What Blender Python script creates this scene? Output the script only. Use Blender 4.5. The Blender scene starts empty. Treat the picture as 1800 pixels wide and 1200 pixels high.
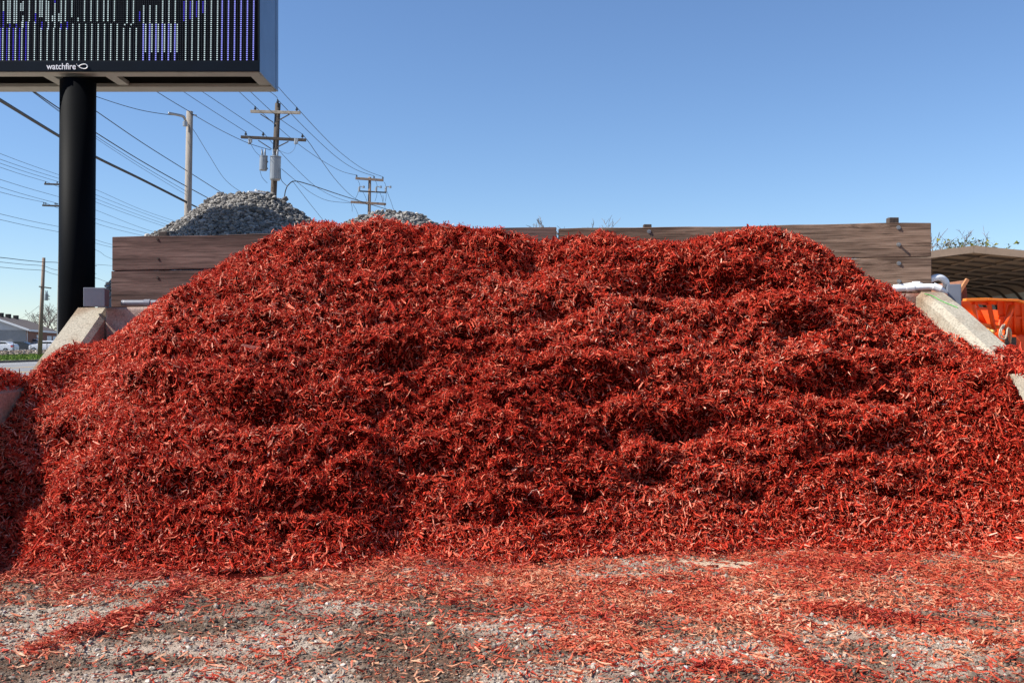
import bpy, math, random
import numpy as np
from mathutils import Vector, Matrix

R = math.radians
rng = np.random.default_rng(7)
random.seed(7)
scene = bpy.context.scene

# ------------------------------------------------------------------ camera, sky, sun, exposure
EYE = 1.5
FPX = 1750.0
cam_d = bpy.data.cameras.new('camera')
cam_d.sensor_width = 36.0
cam_d.lens = 35.0
cam_d.clip_start = 0.05
cam_d.clip_end = 6000.0
cam = bpy.data.objects.new('camera', cam_d)
cam.location = (0, 0, EYE)
cam.rotation_euler = (R(90), 0, 0)
scene.collection.objects.link(cam)
scene.camera = cam

SUN_TRAVEL = Vector((1.04, 0.22, -1.0)).normalized()
to_sun = -SUN_TRAVEL
world = bpy.data.worlds.new('World')
scene.world = world
world.use_nodes = True
wn = world.node_tree.nodes
sky = wn.new('ShaderNodeTexSky')
sky.sky_type = 'NISHITA'
sky.sun_disc = False
sky.sun_elevation = math.asin(to_sun.z)
sky.sun_rotation = math.atan2(to_sun.x, to_sun.y)
sky.altitude = 100
sky.air_density = 1.0
sky.dust_density = 0.0
sky.ozone_density = 5.0
smix = wn.new('ShaderNodeMix'); smix.data_type = 'RGBA'; smix.blend_type = 'MULTIPLY'
smix.inputs['Factor'].default_value = 1.0
smix.inputs[7].default_value = (0.87, 0.915, 1.0, 1)      # clear dry spring air, a deeper blue than the model sky
world.node_tree.links.new(sky.outputs['Color'], smix.inputs[6])
world.node_tree.links.new(smix.outputs[2], wn['Background'].inputs['Color'])
wn['Background'].inputs['Strength'].default_value = 0.095
sl = bpy.data.lights.new('sun', 'SUN')
sl.energy = 5.0
sl.angle = R(0.5)
sl.color = (1.0, 0.955, 0.88)
so = bpy.data.objects.new('sun', sl)
so.rotation_euler = SUN_TRAVEL.to_track_quat('-Z', 'Y').to_euler()
scene.collection.objects.link(so)
scene.view_settings.view_transform = 'Standard'
scene.view_settings.look = 'None'
scene.view_settings.exposure = 0.66
scene.view_settings.gamma = 1.0

# ------------------------------------------------------------------ helpers
def P(px, py, d):
    return Vector(((px - 900) / FPX * d, d, EYE - (py - 600) / FPX * d))

class MB:
    def __init__(s):
        s.v = []; s.f = []
    def quad(s, a, b, c, d):
        n = len(s.v); s.v += [tuple(a), tuple(b), tuple(c), tuple(d)]; s.f.append((n, n+1, n+2, n+3)); return s
    def box(s, lo, hi, m=None):
        n = len(s.v)
        for z in (lo[2], hi[2]):
            for x, y in ((lo[0], lo[1]), (hi[0], lo[1]), (hi[0], hi[1]), (lo[0], hi[1])):
                p = Vector((x, y, z))
                s.v.append(tuple(m @ p) if m else tuple(p))
        s.f += [(n, n+3, n+2, n+1), (n+4, n+5, n+6, n+7), (n, n+1, n+5, n+4), (n+1, n+2, n+6, n+5), (n+2, n+3, n+7, n+6), (n+3, n, n+4, n+7)]
        return s
    def hexa(s, p8):
        n = len(s.v); s.v += [tuple(p) for p in p8]
        s.f += [(n, n+3, n+2, n+1), (n+4, n+5, n+6, n+7), (n, n+1, n+5, n+4), (n+1, n+2, n+6, n+5), (n+2, n+3, n+7, n+6), (n+3, n, n+4, n+7)]
        return s
    def bar(s, a, b, w, h, up=(0, 0, 1)):
        a = Vector(a); b = Vector(b); d = (b - a)
        if d.length < 1e-6: return s
        t = d.normalized(); u = Vector(up)
        if abs(t.dot(u)) > .98: u = Vector((0, 1, 0))
        sd = t.cross(u).normalized() * (w / 2); u2 = sd.cross(t).normalized() * (h / 2)
        return s.hexa([a - sd - u2, a + sd - u2, b + sd - u2, b - sd - u2, a - sd + u2, a + sd + u2, b + sd + u2, b - sd + u2])
    def tube(s, pts, r, n=8, caps=True):
        pts = [Vector(p) for p in pts]; k = len(pts)
        rs = r if isinstance(r, (list, tuple)) else [r] * k
        base = len(s.v); ref = None
        for i, p in enumerate(pts):
            t = (pts[min(i+1, k-1)] - pts[max(i-1, 0)]).normalized()
            if ref is None:
                ref = Vector((0, 0, 1)) if abs(t.z) < .9 else Vector((0, 1, 0))
            a = (ref - t * ref.dot(t)).normalized(); ref = a; b = t.cross(a)
            for j in range(n):
                th = 2 * math.pi * j / n
                s.v.append(tuple(p + (a * math.cos(th) + b * math.sin(th)) * rs[i]))
        for i in range(k - 1):
            for j in range(n):
                j2 = (j + 1) % n
                s.f.append((base+i*n+j, base+i*n+j2, base+(i+1)*n+j2, base+(i+1)*n+j))
        if caps:
            s.f.append(tuple(base + j for j in reversed(range(n))))
            s.f.append(tuple(base + (k-1)*n + j for j in range(n)))
        return s
    def prism(s, poly, fn0, fn1):
        n = len(s.v); k = len(poly)
        s.v += [tuple(fn0(p)) for p in poly] + [tuple(fn1(p)) for p in poly]
        s.f.append(tuple(range(n, n+k))); s.f.append(tuple(range(n+2*k-1, n+k-1, -1)))
        for i in range(k):
            j = (i+1) % k
            s.f.append((n+j, n+i, n+k+i, n+k+j))
        return s
    def build(s, name, mat, parent=None, smooth=False, bevel=0):
        me = bpy.data.meshes.new(name)
        me.from_pydata(s.v, [], s.f)
        import bmesh
        bm = bmesh.new(); bm.from_mesh(me)
        bmesh.ops.recalc_face_normals(bm, faces=bm.faces); bm.to_mesh(me); bm.free()
        me.materials.append(mat)
        if smooth:
            me.polygons.foreach_set('use_smooth', [True] * len(me.polygons))
        o = bpy.data.objects.new(name, me)
        scene.collection.objects.link(o)
        if parent:
            o.parent = parent
            o.matrix_parent_inverse = Matrix.Translation(-parent.location) if parent.type == 'EMPTY' else parent.matrix_basis.inverted()
        if bevel:
            b = o.modifiers.new('bevel', 'BEVEL'); b.width = bevel; b.segments = 2; b.limit_method = 'ANGLE'
        return o

def thing(name, label, cat, loc=(0, 0, 0), group=None):
    o = bpy.data.objects.new(name, None)
    o.location = loc
    o.empty_display_size = .1
    scene.collection.objects.link(o)
    return tag(o, label, cat, group)
def tag(o, label, cat, group=None, kind=None):
    if label: o['label'] = label
    if cat: o['category'] = cat
    if group: o['group'] = group
    if kind: o['kind'] = kind
    return o

def np_mesh(name, V, F, mats, attrs=None, smooth=False, mat_idx=None):
    """V (n,3), F (m,k) same-size faces"""
    me = bpy.data.meshes.new(name)
    m, k = F.shape
    me.vertices.add(len(V)); me.vertices.foreach_set('co', np.ascontiguousarray(V, dtype=np.float32).ravel())
    me.loops.add(m * k); me.loops.foreach_set('vertex_index', np.ascontiguousarray(F, dtype=np.int32).ravel())
    me.polygons.add(m); me.polygons.foreach_set('loop_start', np.arange(0, m * k, k, dtype=np.int32))
    me.polygons.foreach_set('use_smooth', np.full(m, smooth, dtype=bool))
    if mat_idx is not None: me.polygons.foreach_set('material_index', mat_idx.astype(np.int32))
    for mt in mats: me.materials.append(mt)
    for nm, arr in (attrs or {}).items():
        a = me.attributes.new(nm, 'FLOAT', 'POINT'); a.data.foreach_set('value', np.ascontiguousarray(arr, dtype=np.float32))
    me.update(calc_edges=True)
    o = bpy.data.objects.new(name, me)
    scene.collection.objects.link(o)
    return o

# ---- numpy perlin
_perm = np.random.default_rng(11).permutation(256).astype(np.int64)
_perm = np.concatenate([_perm, _perm, _perm])
_g = np.random.default_rng(5).normal(size=(256, 3)); _g /= np.linalg.norm(_g, axis=1)[:, None]
def perlin(x, y, z=0.0):
    x, y, z = np.broadcast_arrays(np.asarray(x, float), np.asarray(y, float), np.asarray(z, float))
    xi = np.floor(x).astype(np.int64); yi = np.floor(y).astype(np.int64); zi = np.floor(z).astype(np.int64)
    xf = x - xi; yf = y - yi; zf = z - zi
    u = xf**3*(xf*(xf*6-15)+10); v = yf**3*(yf*(yf*6-15)+10); w = zf**3*(zf*(zf*6-15)+10)
    def gr(i, j, k):
        h = _perm[_perm[_perm[(xi+i) & 255] + ((yi+j) & 255)] + ((zi+k) & 255)]
        g = _g[h]
        return g[..., 0]*(xf-i) + g[..., 1]*(yf-j) + g[..., 2]*(zf-k)
    def L(a, b, t): return a + (b - a) * t
    return 1.5 * L(L(L(gr(0,0,0), gr(1,0,0), u), L(gr(0,1,0), gr(1,1,0), u), v), L(L(gr(0,0,1), gr(1,0,1), u), L(gr(0,1,1), gr(1,1,1), u), v), w)
def fbm(x, y, z=0.0, o=4):
    r = 0; a = 1.0
    for i in range(o):
        r = r + a * perlin(x + 17*i, y - 9*i, z + 3*i); x = x*2; y = y*2; z = z*2; a *= .5
    return r

# ---- materials
def new_mat(name):
    m = bpy.data.materials.new(name); m.use_nodes = True
    nt = m.node_tree; return m, nt, nt.nodes['Principled BSDF']
def ramp(nt, stops):
    r = nt.nodes.new('ShaderNodeValToRGB'); e = r.color_ramp.elements
    while len(e) < len(stops): e.new(.5)
    for i, (p, c) in enumerate(stops):
        e[i].position = p; e[i].color = (*c, 1)
    return r
def mat(name, col, rough=.7, var=.25, scale=8.0, metal=0.0, bump=.0, bscale=60.0, stretch=None, spec=.5):
    m, nt, b = new_mat(name)
    b.inputs['Roughness'].default_value = rough; b.inputs['Metallic'].default_value = metal
    b.inputs['Specular IOR Level'].default_value = spec
    tc = nt.nodes.new('ShaderNodeTexCoord'); mp = nt.nodes.new('ShaderNodeMapping')
    nt.links.new(tc.outputs['Object'], mp.inputs['Vector'])
    if stretch: mp.inputs['Scale'].default_value = stretch
    nz = nt.nodes.new('ShaderNodeTexNoise'); nz.inputs['Scale'].default_value = scale; nz.inputs['Detail'].default_value = 6; nz.inputs['Roughness'].default_value = .65
    nt.links.new(mp.outputs['Vector'], nz.inputs['Vector'])
    c = Vector(col)
    r = ramp(nt, [(.3, tuple(c * (1 - var))), (.7, tuple(c * (1 + var)))])
    nt.links.new(nz.outputs['Fac'], r.inputs['Fac']); nt.links.new(r.outputs['Color'], b.inputs['Base Color'])
    if bump:
        n2 = nt.nodes.new('ShaderNodeTexNoise'); n2.inputs['Scale'].default_value = bscale; n2.inputs['Detail'].default_value = 5
        nt.links.new(mp.outputs['Vector'], n2.inputs['Vector'])
        bp = nt.nodes.new('ShaderNodeBump'); bp.inputs['Strength'].default_value = bump; bp.inputs['Distance'].default_value = .02
        nt.links.new(n2.outputs['Fac'], bp.inputs['Height']); nt.links.new(bp.outputs['Normal'], b.inputs['Normal'])
    return m
def tint_mat(name, stops, rough=.6, spec=.4, attr='tint', bump=0.0):
    m, nt, b = new_mat(name)
    at = nt.nodes.new('ShaderNodeAttribute'); at.attribute_name = attr
    r = ramp(nt, stops); nt.links.new(at.outputs['Fac'], r.inputs['Fac'])
    b.inputs['Roughness'].default_value = rough; b.inputs['Specular IOR Level'].default_value = spec
    tc = nt.nodes.new('ShaderNodeTexCoord'); nz = nt.nodes.new('ShaderNodeTexNoise'); nz.inputs['Scale'].default_value = 90; nz.inputs['Detail'].default_value = 3
    nt.links.new(tc.outputs['Object'], nz.inputs['Vector'])
    mx = nt.nodes.new('ShaderNodeMix'); mx.data_type = 'RGBA'; mx.blend_type = 'MULTIPLY'; mx.inputs['Factor'].default_value = .6
    r2 = ramp(nt, [(.3, (.55, .55, .55)), (.7, (1.25, 1.2, 1.2))])
    nt.links.new(nz.outputs['Fac'], r2.inputs['Fac'])
    nt.links.new(r.outputs['Color'], mx.inputs[6]); nt.links.new(r2.outputs['Color'], mx.inputs[7]); nt.links.new(mx.outputs[2], b.inputs['Base Color'])
    return m
def wood_mat(name, c0, c1, cd, knot=1.0):
    m, nt, b = new_mat(name)
    b.inputs['Roughness'].default_value = .85; b.inputs['Specular IOR Level'].default_value = .2
    tc = nt.nodes.new('ShaderNodeTexCoord')
    # knots bend the grain
    vm = nt.nodes.new('ShaderNodeMapping'); vm.inputs['Scale'].default_value = (.9, 1, 3.6)
    nt.links.new(tc.outputs['Object'], vm.inputs['Vector'])
    vo = nt.nodes.new('ShaderNodeTexVoronoi'); vo.inputs['Scale'].default_value = 1.0; nt.links.new(vm.outputs['Vector'], vo.inputs['Vector'])
    kr = ramp(nt, [(.0, (1, 1, 1)), (.22, (0, 0, 0))]); nt.links.new(vo.outputs['Distance'], kr.inputs['Fac'])
    mp = nt.nodes.new('ShaderNodeMapping'); mp.inputs['Scale'].default_value = (1.3, 10, 52)
    nt.links.new(tc.outputs['Object'], mp.inputs['Vector'])
    ad = nt.nodes.new('ShaderNodeVectorMath'); ad.operation = 'ADD'
    sc = nt.nodes.new('ShaderNodeVectorMath'); sc.operation = 'SCALE'; sc.inputs['Scale'].default_value = 1.6
    nt.links.new(kr.outputs['Color'], sc.inputs[0]); nt.links.new(mp.outputs['Vector'], ad.inputs[0]); nt.links.new(sc.outputs[0], ad.inputs[1])
    nz = nt.nodes.new('ShaderNodeTexNoise'); nz.inputs['Scale'].default_value = 1.0; nz.inputs['Detail'].default_value = 9; nz.inputs['Roughness'].default_value = .72; nz.inputs['Distortion'].default_value = .5
    nt.links.new(ad.outputs[0], nz.inputs['Vector'])
    r = ramp(nt, [(.36, cd), (.47, c0), (.62, c1)]); nt.links.new(nz.outputs['Fac'], r.inputs['Fac'])
    # broad weather stain
    m3 = nt.nodes.new('ShaderNodeMapping'); m3.inputs['Scale'].default_value = (.5, 1, 4.0); nt.links.new(tc.outputs['Object'], m3.inputs['Vector'])
    n3 = nt.nodes.new('ShaderNodeTexNoise'); n3.inputs['Scale'].default_value = 1.6; n3.inputs['Detail'].default_value = 4; nt.links.new(m3.outputs['Vector'], n3.inputs['Vector'])
    r3 = ramp(nt, [(.38, (.45, .43, .43)), (.6, (1, 1, 1))]); nt.links.new(n3.outputs['Fac'], r3.inputs['Fac'])
    mx = nt.nodes.new('ShaderNodeMix'); mx.data_type = 'RGBA'; mx.blend_type = 'MULTIPLY'; mx.inputs['Factor'].default_value = .8
    nt.links.new(r.outputs['Color'], mx.inputs[6]); nt.links.new(r3.outputs['Color'], mx.inputs[7])
    k2 = ramp(nt, [(.03, (.25, .2, .18)), (.11, (1, 1, 1))]); nt.links.new(vo.outputs['Distance'], k2.inputs['Fac'])
    my = nt.nodes.new('ShaderNodeMix'); my.data_type = 'RGBA'; my.blend_type = 'MULTIPLY'; my.inputs['Factor'].default_value = knot
    nt.links.new(mx.outputs[2], my.inputs[6]); nt.links.new(k2.outputs['Color'], my.inputs[7]); nt.links.new(my.outputs[2], b.inputs['Base Color'])
    m5 = nt.nodes.new('ShaderNodeMapping'); m5.inputs['Scale'].default_value = (.8, 1, 42); nt.links.new(tc.outputs['Object'], m5.inputs['Vector'])
    n5 = nt.nodes.new('ShaderNodeTexNoise'); n5.inputs['Scale'].default_value = 1.3; n5.inputs['Detail'].default_value = 2; n5.inputs['Distortion'].default_value = .3; nt.links.new(m5.outputs['Vector'], n5.inputs['Vector'])
    r5 = ramp(nt, [(.30, (.2, .17, .15)), (.37, (1, 1, 1))]); nt.links.new(n5.outputs['Fac'], r5.inputs['Fac'])
    mz = nt.nodes.new('ShaderNodeMix'); mz.data_type = 'RGBA'; mz.blend_type = 'MULTIPLY'; mz.inputs['Factor'].default_value = 1
    nt.links.new(my.outputs[2], mz.inputs[6]); nt.links.new(r5.outputs['Color'], mz.inputs[7]); nt.links.new(mz.outputs[2], b.inputs['Base Color'])
    bp = nt.nodes.new('ShaderNodeBump'); bp.inputs['Strength'].default_value = .3; bp.inputs['Distance'].default_value = .01
    nt.links.new(nz.outputs['Fac'], bp.inputs['Height']); nt.links.new(bp.outputs['Normal'], b.inputs['Normal'])
    return m
def concrete_mat(name, base, stain):
    m, nt, b = new_mat(name)
    b.inputs['Roughness'].default_value = .9; b.inputs['Specular IOR Level'].default_value = .2
    tc = nt.nodes.new('ShaderNodeTexCoord')
    n1 = nt.nodes.new('ShaderNodeTexNoise'); n1.inputs['Scale'].default_value = 55; n1.inputs['Detail'].default_value = 5; n1.inputs['Roughness'].default_value = .7
    n2 = nt.nodes.new('ShaderNodeTexNoise'); n2.inputs['Scale'].default_value = 2.2; n2.inputs['Detail'].default_value = 6
    for n in (n1, n2): nt.links.new(tc.outputs['Object'], n.inputs['Vector'])
    c = Vector(base)
    r1 = ramp(nt, [(.3, tuple(c*.5)), (.5, tuple(c)), (.68, tuple(c*1.25))]); nt.links.new(n1.outputs['Fac'], r1.inputs['Fac'])
    r2 = ramp(nt, [(.42, (1, 1, 1)), (.66, stain)]); nt.links.new(n2.outputs['Fac'], r2.inputs['Fac'])
    mx = nt.nodes.new('ShaderNodeMix'); mx.data_type = 'RGBA'; mx.blend_type = 'MULTIPLY'; mx.inputs['Factor'].default_value = 1
    nt.links.new(r1.outputs['Color'], mx.inputs[6]); nt.links.new(r2.outputs['Color'], mx.inputs[7]); nt.links.new(mx.outputs[2], b.inputs['Base Color'])
    bp = nt.nodes.new('ShaderNodeBump'); bp.inputs['Strength'].default_value = .6; bp.inputs['Distance'].default_value = .01
    nt.links.new(n1.outputs['Fac'], bp.inputs['Height']); nt.links.new(bp.outputs['Normal'], b.inputs['Normal'])
    return m
def emit_mat(name, col, s):
    m, nt, b = new_mat(name)
    b.inputs['Base Color'].default_value = (col[0]*.05, col[1]*.05, col[2]*.05, 1); b.inputs['Specular IOR Level'].default_value = .1
    b.inputs['Emission Color'].default_value = (*col, 1); b.inputs['Emission Strength'].default_value = s
    b.inputs['Roughness'].default_value = .4
    return m

M = {}
M['chip'] = tint_mat('dyed_mulch_chips', [(0, (.08, .003, .002)), (.25, (.36, .014, .006)), (.55, (.64, .052, .021)), (.80, (.75, .19, .105)), (1, (.84, .46, .33))], rough=.62, spec=.12)
M['core'] = mat('mulch_gap_shade', (.04, .0025, .0015), .95, .5, 40, bump=.6, bscale=90, spec=.03)  # heap surface under the chips, near black to paint shade into the gaps
M['dry_chip'] = tint_mat('faded_mulch_chips', [(0, (.22, .012, .006)), (.32, (.48, .045, .018)), (.68, (.52, .125, .055)), (1, (.64, .34, .20))], rough=.6, spec=.35)
M['stone'] = tint_mat('crushed_stone', [(0, (.07, .066, .062)), (.4, (.19, .18, .168)), (.8, (.34, .325, .30)), (1, (.52, .50, .47))], rough=.8, spec=.3)
M['pebble'] = tint_mat('ground_pebbles', [(0, (.06, .042, .03)), (.35, (.19, .145, .108)), (.75, (.42, .35, .28)), (1, (.64, .58, .50))], rough=.85, spec=.25)
M['gravel_core'] = mat('gravel_fines', (.13, .13, .13), .95, .4, 30, bump=.5)
M['wood_shaded'] = wood_mat('shaded_timber', (.135, .080, .066), (.20, .125, .105), (.07, .042, .036))  # left boards: shade is put into this darker, redder timber colour
M['wood_grey'] = wood_mat('weathered_timber', (.225, .142, .098), (.35, .235, .168), (.075, .05, .036))
M['post_wood'] = mat('dark_timber', (.07, .05, .04), .9, .4, 12, stretch=(8, 8, 1))
M['concrete'] = concrete_mat('pebbled_concrete', (.40, .355, .28), (.62, .47, .38))
M['concrete_red'] = concrete_mat('dusty_concrete', (.36, .27, .225), (.70, .36, .28))
M['bolt'] = mat('bolt_steel', (.35, .34, .33), .45, .3, 30, metal=.8)
M['pvc'] = mat('white_plastic_pipe', (.78, .78, .78), .35, .06, 6)
M['pvc_grey'] = mat('grey_plastic', (.155, .165, .20), .45, .08, 6)
M['sign_black'] = mat('black_paint', (.002, .0025, .0035), .6, .2, 4, spec=.05)
M['sign_face'] = mat('black_louvre', (.002, .003, .005), .8, .2, 4, spec=.04)
M['bezel'] = mat('navy_bezel', (.003, .007, .014), .5, .2, 4, spec=.1)
M['sign_side'] = mat('sign_aluminium', (.11, .17, .26), .38, .12, 3, metal=.55)
M['sign_trim'] = mat('sign_trim', (.33, .35, .32), .5, .12, 5, metal=.2)
M['text_white'] = mat('white_letters', (.85, .85, .86), .5, .02, 3)
M['led_white'] = emit_mat('led_white', (.74, .92, .97), .60)
M['led_blue'] = emit_mat('led_blue', (.09, .07, .85), .7)
M['led_pale'] = emit_mat('led_pale', (.30, .32, 1.0), .8)
M['led_off'] = mat('led_off', (.035, .04, .05), .4, .1, 3)
M['pole_wood'] = mat('utility_pole_wood', (.23, .165, .125), .9, .35, 3, stretch=(14, 14, .6), bump=.3)
M['pole_dark'] = mat('creosote_wood', (.075, .058, .046), .9, .4, 3, stretch=(14, 14, .6), bump=.3)
M['pole_pale'] = mat('bleached_pole_wood', (.27, .235, .20), .9, .3, 3, stretch=(14, 14, .6), bump=.3)
M['arm_pale'] = mat('pale_crossarm', (.36, .31, .25), .9, .3, 6)
M['wire'] = mat('cable_black', (.02, .02, .022), .6, .1, 3)
M['insul'] = mat('insulator', (.03, .03, .035), .3, .1, 3)
M['galv'] = mat('galvanised', (.30, .315, .33), .4, .15, 8, metal=.5)
M['tank'] = mat('transformer_grey', (.25, .265, .28), .35, .08, 4, metal=.2)
M['orange'] = mat('orange_paint', (.88, .085, .003), .45, .1, 5)
M['orange_edge'] = mat('orange_lip', (.95, .22, .015), .4, .1, 5)
M['dark'] = mat('dark_void', (.015, .014, .013), .9, .2, 5)
M['hose'] = mat('cloudy_hose', (.40, .33, .24), .3, .15, 20)
M['lamp_amber'] = mat('amber_lens', (.9, .55, .15), .15, .05, 5)
M['roof_metal'] = mat('carport_sheet', (.29, .21, .15), .5, .15, 5, spec=.4)
M['rib_metal'] = mat('carport_tube', (.09, .075, .065), .5, .15, 5, metal=.3)
M['panel_metal'] = mat('carport_wall', (.50, .52, .50), .55, .12, 5)
M['asphalt'] = mat('asphalt', (.20, .20, .20), .9, .15, .7)
M['paint_y'] = mat('road_yellow', (.62, .36, .05), .8, .15, 2)
M['paint_w'] = mat('road_white', (.7, .7, .68), .8, .15, 2)
M['kerb'] = mat('kerb_concrete', (.16, .13, .10), .9, .25, 2)
M['grass'] = tint_mat('grass_blades', [(0, (.05, .11, .012)), (.6, (.11, .21, .02)), (1, (.26, .30, .06))], rough=.7, spec=.2)
M['turf'] = mat('turf', (.10, .13, .035), .95, .4, 1.5)
M['lot'] = mat('parking_lot', (.24, .23, .22), .95, .2, .4)
M['brick'] = mat('red_brick', (.27, .115, .07), .9, .2, 3)
M['siding'] = mat('white_siding', (.46, .45, .44), .7, .06, 2)
M['block'] = mat('grey_block', (.26, .255, .25), .9, .1, 2)
M['shingle'] = mat('brown_shingle', (.10, .075, .066), .95, .25, 3)
M['trim_white'] = mat('white_trim', (.75, .74, .72), .6, .05, 2)
M['carwhite'] = mat('white_car_paint', (.75, .76, .78), .25, .03, 2)
M['cardark'] = mat('charcoal_car_paint', (.03, .035, .045), .2, .1, 2)
M['carglass'] = mat('car_glass', (.02, .03, .04), .08, .1, 2)
M['tyre'] = mat('tyre_rubber', (.02, .02, .02), .9, .1, 3)
M['tail'] = mat('tail_lens', (.5, .02, .02), .2, .1, 3)
M['bark'] = mat('grey_bark', (.17, .135, .115), .95, .25, 4)
M['leaf'] = tint_mat('young_leaves', [(0, (.06, .075, .012)), (.6, (.13, .14, .02)), (1, (.22, .19, .03))], rough=.7, spec=.2)
M['yellowrock'] = mat('yellow_stone', (.60, .52, .30), .9, .2, 30, bump=.4)
M['palerock'] = mat('pale_stone', (.62, .59, .56), .9, .15, 20, bump=.4)

# ------------------------------------------------------------------ outline of the red heap (crest and toe)
def Yb(X): return 10.6 - .139*(np.asarray(X) + 4.26)          # front plane of the timber back wall
CREST = [(-200, 680), (0, 676), (45, 672), (75, 660), (110, 636), (145, 614), (180, 600), (210, 577), (250, 546), (300, 507), (350, 477), (400, 447), (450, 422), (490, 400), (530, 387), (570, 382), (610, 390), (650, 377), (690, 380),
         (720, 392), (760, 389), (800, 389), (850, 398), (880, 397), (915, 408), (945, 414), (980, 413), (1020, 407), (1060, 402), (1100, 411), (1150, 419), (1200, 417), (1250, 408), (1300, 398), (1340, 394), (1400, 406), (1440, 423),
         (1480, 446), (1520, 475), (1560, 500), (1600, 526), (1640, 558), (1680, 590), (1720, 606), (1760, 622), (1800, 640), (1900, 650)]
TOE = [(-700, 1000), (-300, 1000), (0, 1003), (65, 1003), (200, 1002), (400, 1003), (600, 996), (700, 978), (900, 987), (1000, 978), (1200, 966), (1400, 962), (1600, 966), (1800, 962), (2000, 962)]
cy = []; cx = []; chh = []
for px, py in CREST:
    k = (px-900)/FPX          # X = k*(Yb(X)-.5)
    c0 = 10.6 - .139*4.26 - .5
    X = k*c0/(1 + .139*k); Y = c0 - .139*X
    cx.append(X); cy.append(Y); chh.append(EYE - (py-600)/FPX*Y)
tx = [(px-900)/FPX*(EYE*FPX/(py-600)) for px, py in TOE]; ty = [EYE*FPX/(py-600) for px, py in TOE]
# ------------------------------------------------------------------ ground and roads
def pil(px_, X, Y):  # photo pixel row of ground points
    return 600 + EYE * FPX / Y
def seg_d(px, py, pts):
    best = np.full(px.shape, 1e9)
    for (x0, y0), (x1, y1) in zip(pts[:-1], pts[1:]):
        dx, dy = x1-x0, y1-y0; t = np.clip(((px-x0)*dx+(py-y0)*dy)/(dx*dx+dy*dy), 0, 1)
        best = np.minimum(best, np.hypot(px-x0-t*dx, (py-y0-t*dy)*1.6))
    return best
STREAKS = [([(60, 1148), (120, 1128), (190, 1106), (260, 1078), (330, 1040)], 20), ([(1180, 1060), (1300, 1095), (1370, 1130), (1460, 1200), (1500, 1240)], 22),
           ([(1400, 1070), (1560, 1090), (1640, 1105), (1740, 1130), (1830, 1140)], 17), ([(1230, 1185), (1300, 1195)], 18)]
def apron(X, Y):
    """cover of loose chips, bare sand, dark dirt over the yard in front of the heap"""
    py = 600 + EYE * FPX / np.maximum(Y, .5); px = 900 + FPX * X / np.maximum(Y, .5)
    n1 = fbm(X*1.3, Y*1.6, 2.0, 4); n2 = fbm(X*3.1+9, Y*4.2, 5.0, 3)
    right = 1/(1+np.exp(-(px-930)/110))
    edge = 1048 + 50*right - 26*np.exp(-((px-1690)/150)**2) + 40*np.exp(-((px-760)/220)**2) + 60*np.exp(-((px-1080)/90)**2) - 20*np.exp(-((px-150)/160)**2)
    cov = 1/(1+np.exp((py - edge - n1*42 - n2*18)/17))
    cov = np.maximum(cov*np.clip(.70+.75*n2+.25*n1, .18, 1)*np.clip(.80+1.3*fbm(X*.8+70, Y*1.9, 61.0, 3), .22, 1), .06 + .10*right + .12*np.clip(n1, 0, 1))
    mound = np.zeros_like(cov)
    for pts, w in STREAKS:
        d = seg_d(px, py, pts) + n2*13 + n1*6
        s = np.exp(-(np.abs(d)/w)**1.6)*np.clip(.75+.5*fbm(X*5, Y*7, 15.0, 3), .2, 1); cov = np.maximum(cov, 1.25*s); mound = np.maximum(mound, s)
    m2 = np.exp(-(((px-1490)/110)**2 + ((py-1003)/22)**2)); cov = np.maximum(cov, 1.2*m2); mound = np.maximum(mound, 1.3*m2)
    sand = np.exp(-(((px-1265)/88)**2 + ((py-988-(px-1265)*.02)/13)**2)**1.1)
    sand2 = .8*np.exp(-(((px-450)/85)**2 + ((py-1012)/13)**2)**1.5)
    sand3 = .6*np.exp(-(((px-1640)/120)**2 + ((py-968)/9)**2)**1.5) + .5*np.exp(-(((px-1150)/40)**2 + ((py-1015)/4)**2)**1.5)
    bare = np.clip(1.25*sand*np.clip(.85+1.1*n2+.5*n1, 0, 1.15) + sand2 + sand3, 0, 1)
    cov = np.maximum(cov, np.exp(-np.clip(np.interp(X, tx, ty)-Y, 0, 9)/.10))
    cov = cov*(1-.95*bare)
    dirt = np.clip(.42 + 1.9*fbm(X*1.1+31, Y*2.2, 8.0, 4), 0, 1)
    dirt = np.maximum(dirt, .9*np.exp(-(((px-330)/130)**2 + ((py-1052)/26)**2)))
    return cov, bare, sand2+sand3, dirt, mound
def gz(X, Y):
    cov, bare, s2, dirt, mound = apron(X, Y)
    fade = np.clip((9-Y)/1.5, 0, 1)*np.clip((Y-2)/1, 0, 1)*np.clip((7-np.abs(X))/1.5, 0, 1)
    return fade*(.022*fbm(X*1.4, Y*1.4, 1.0, 4) + .010*perlin(X*11, Y*11, 4) + .022*mound)

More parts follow.
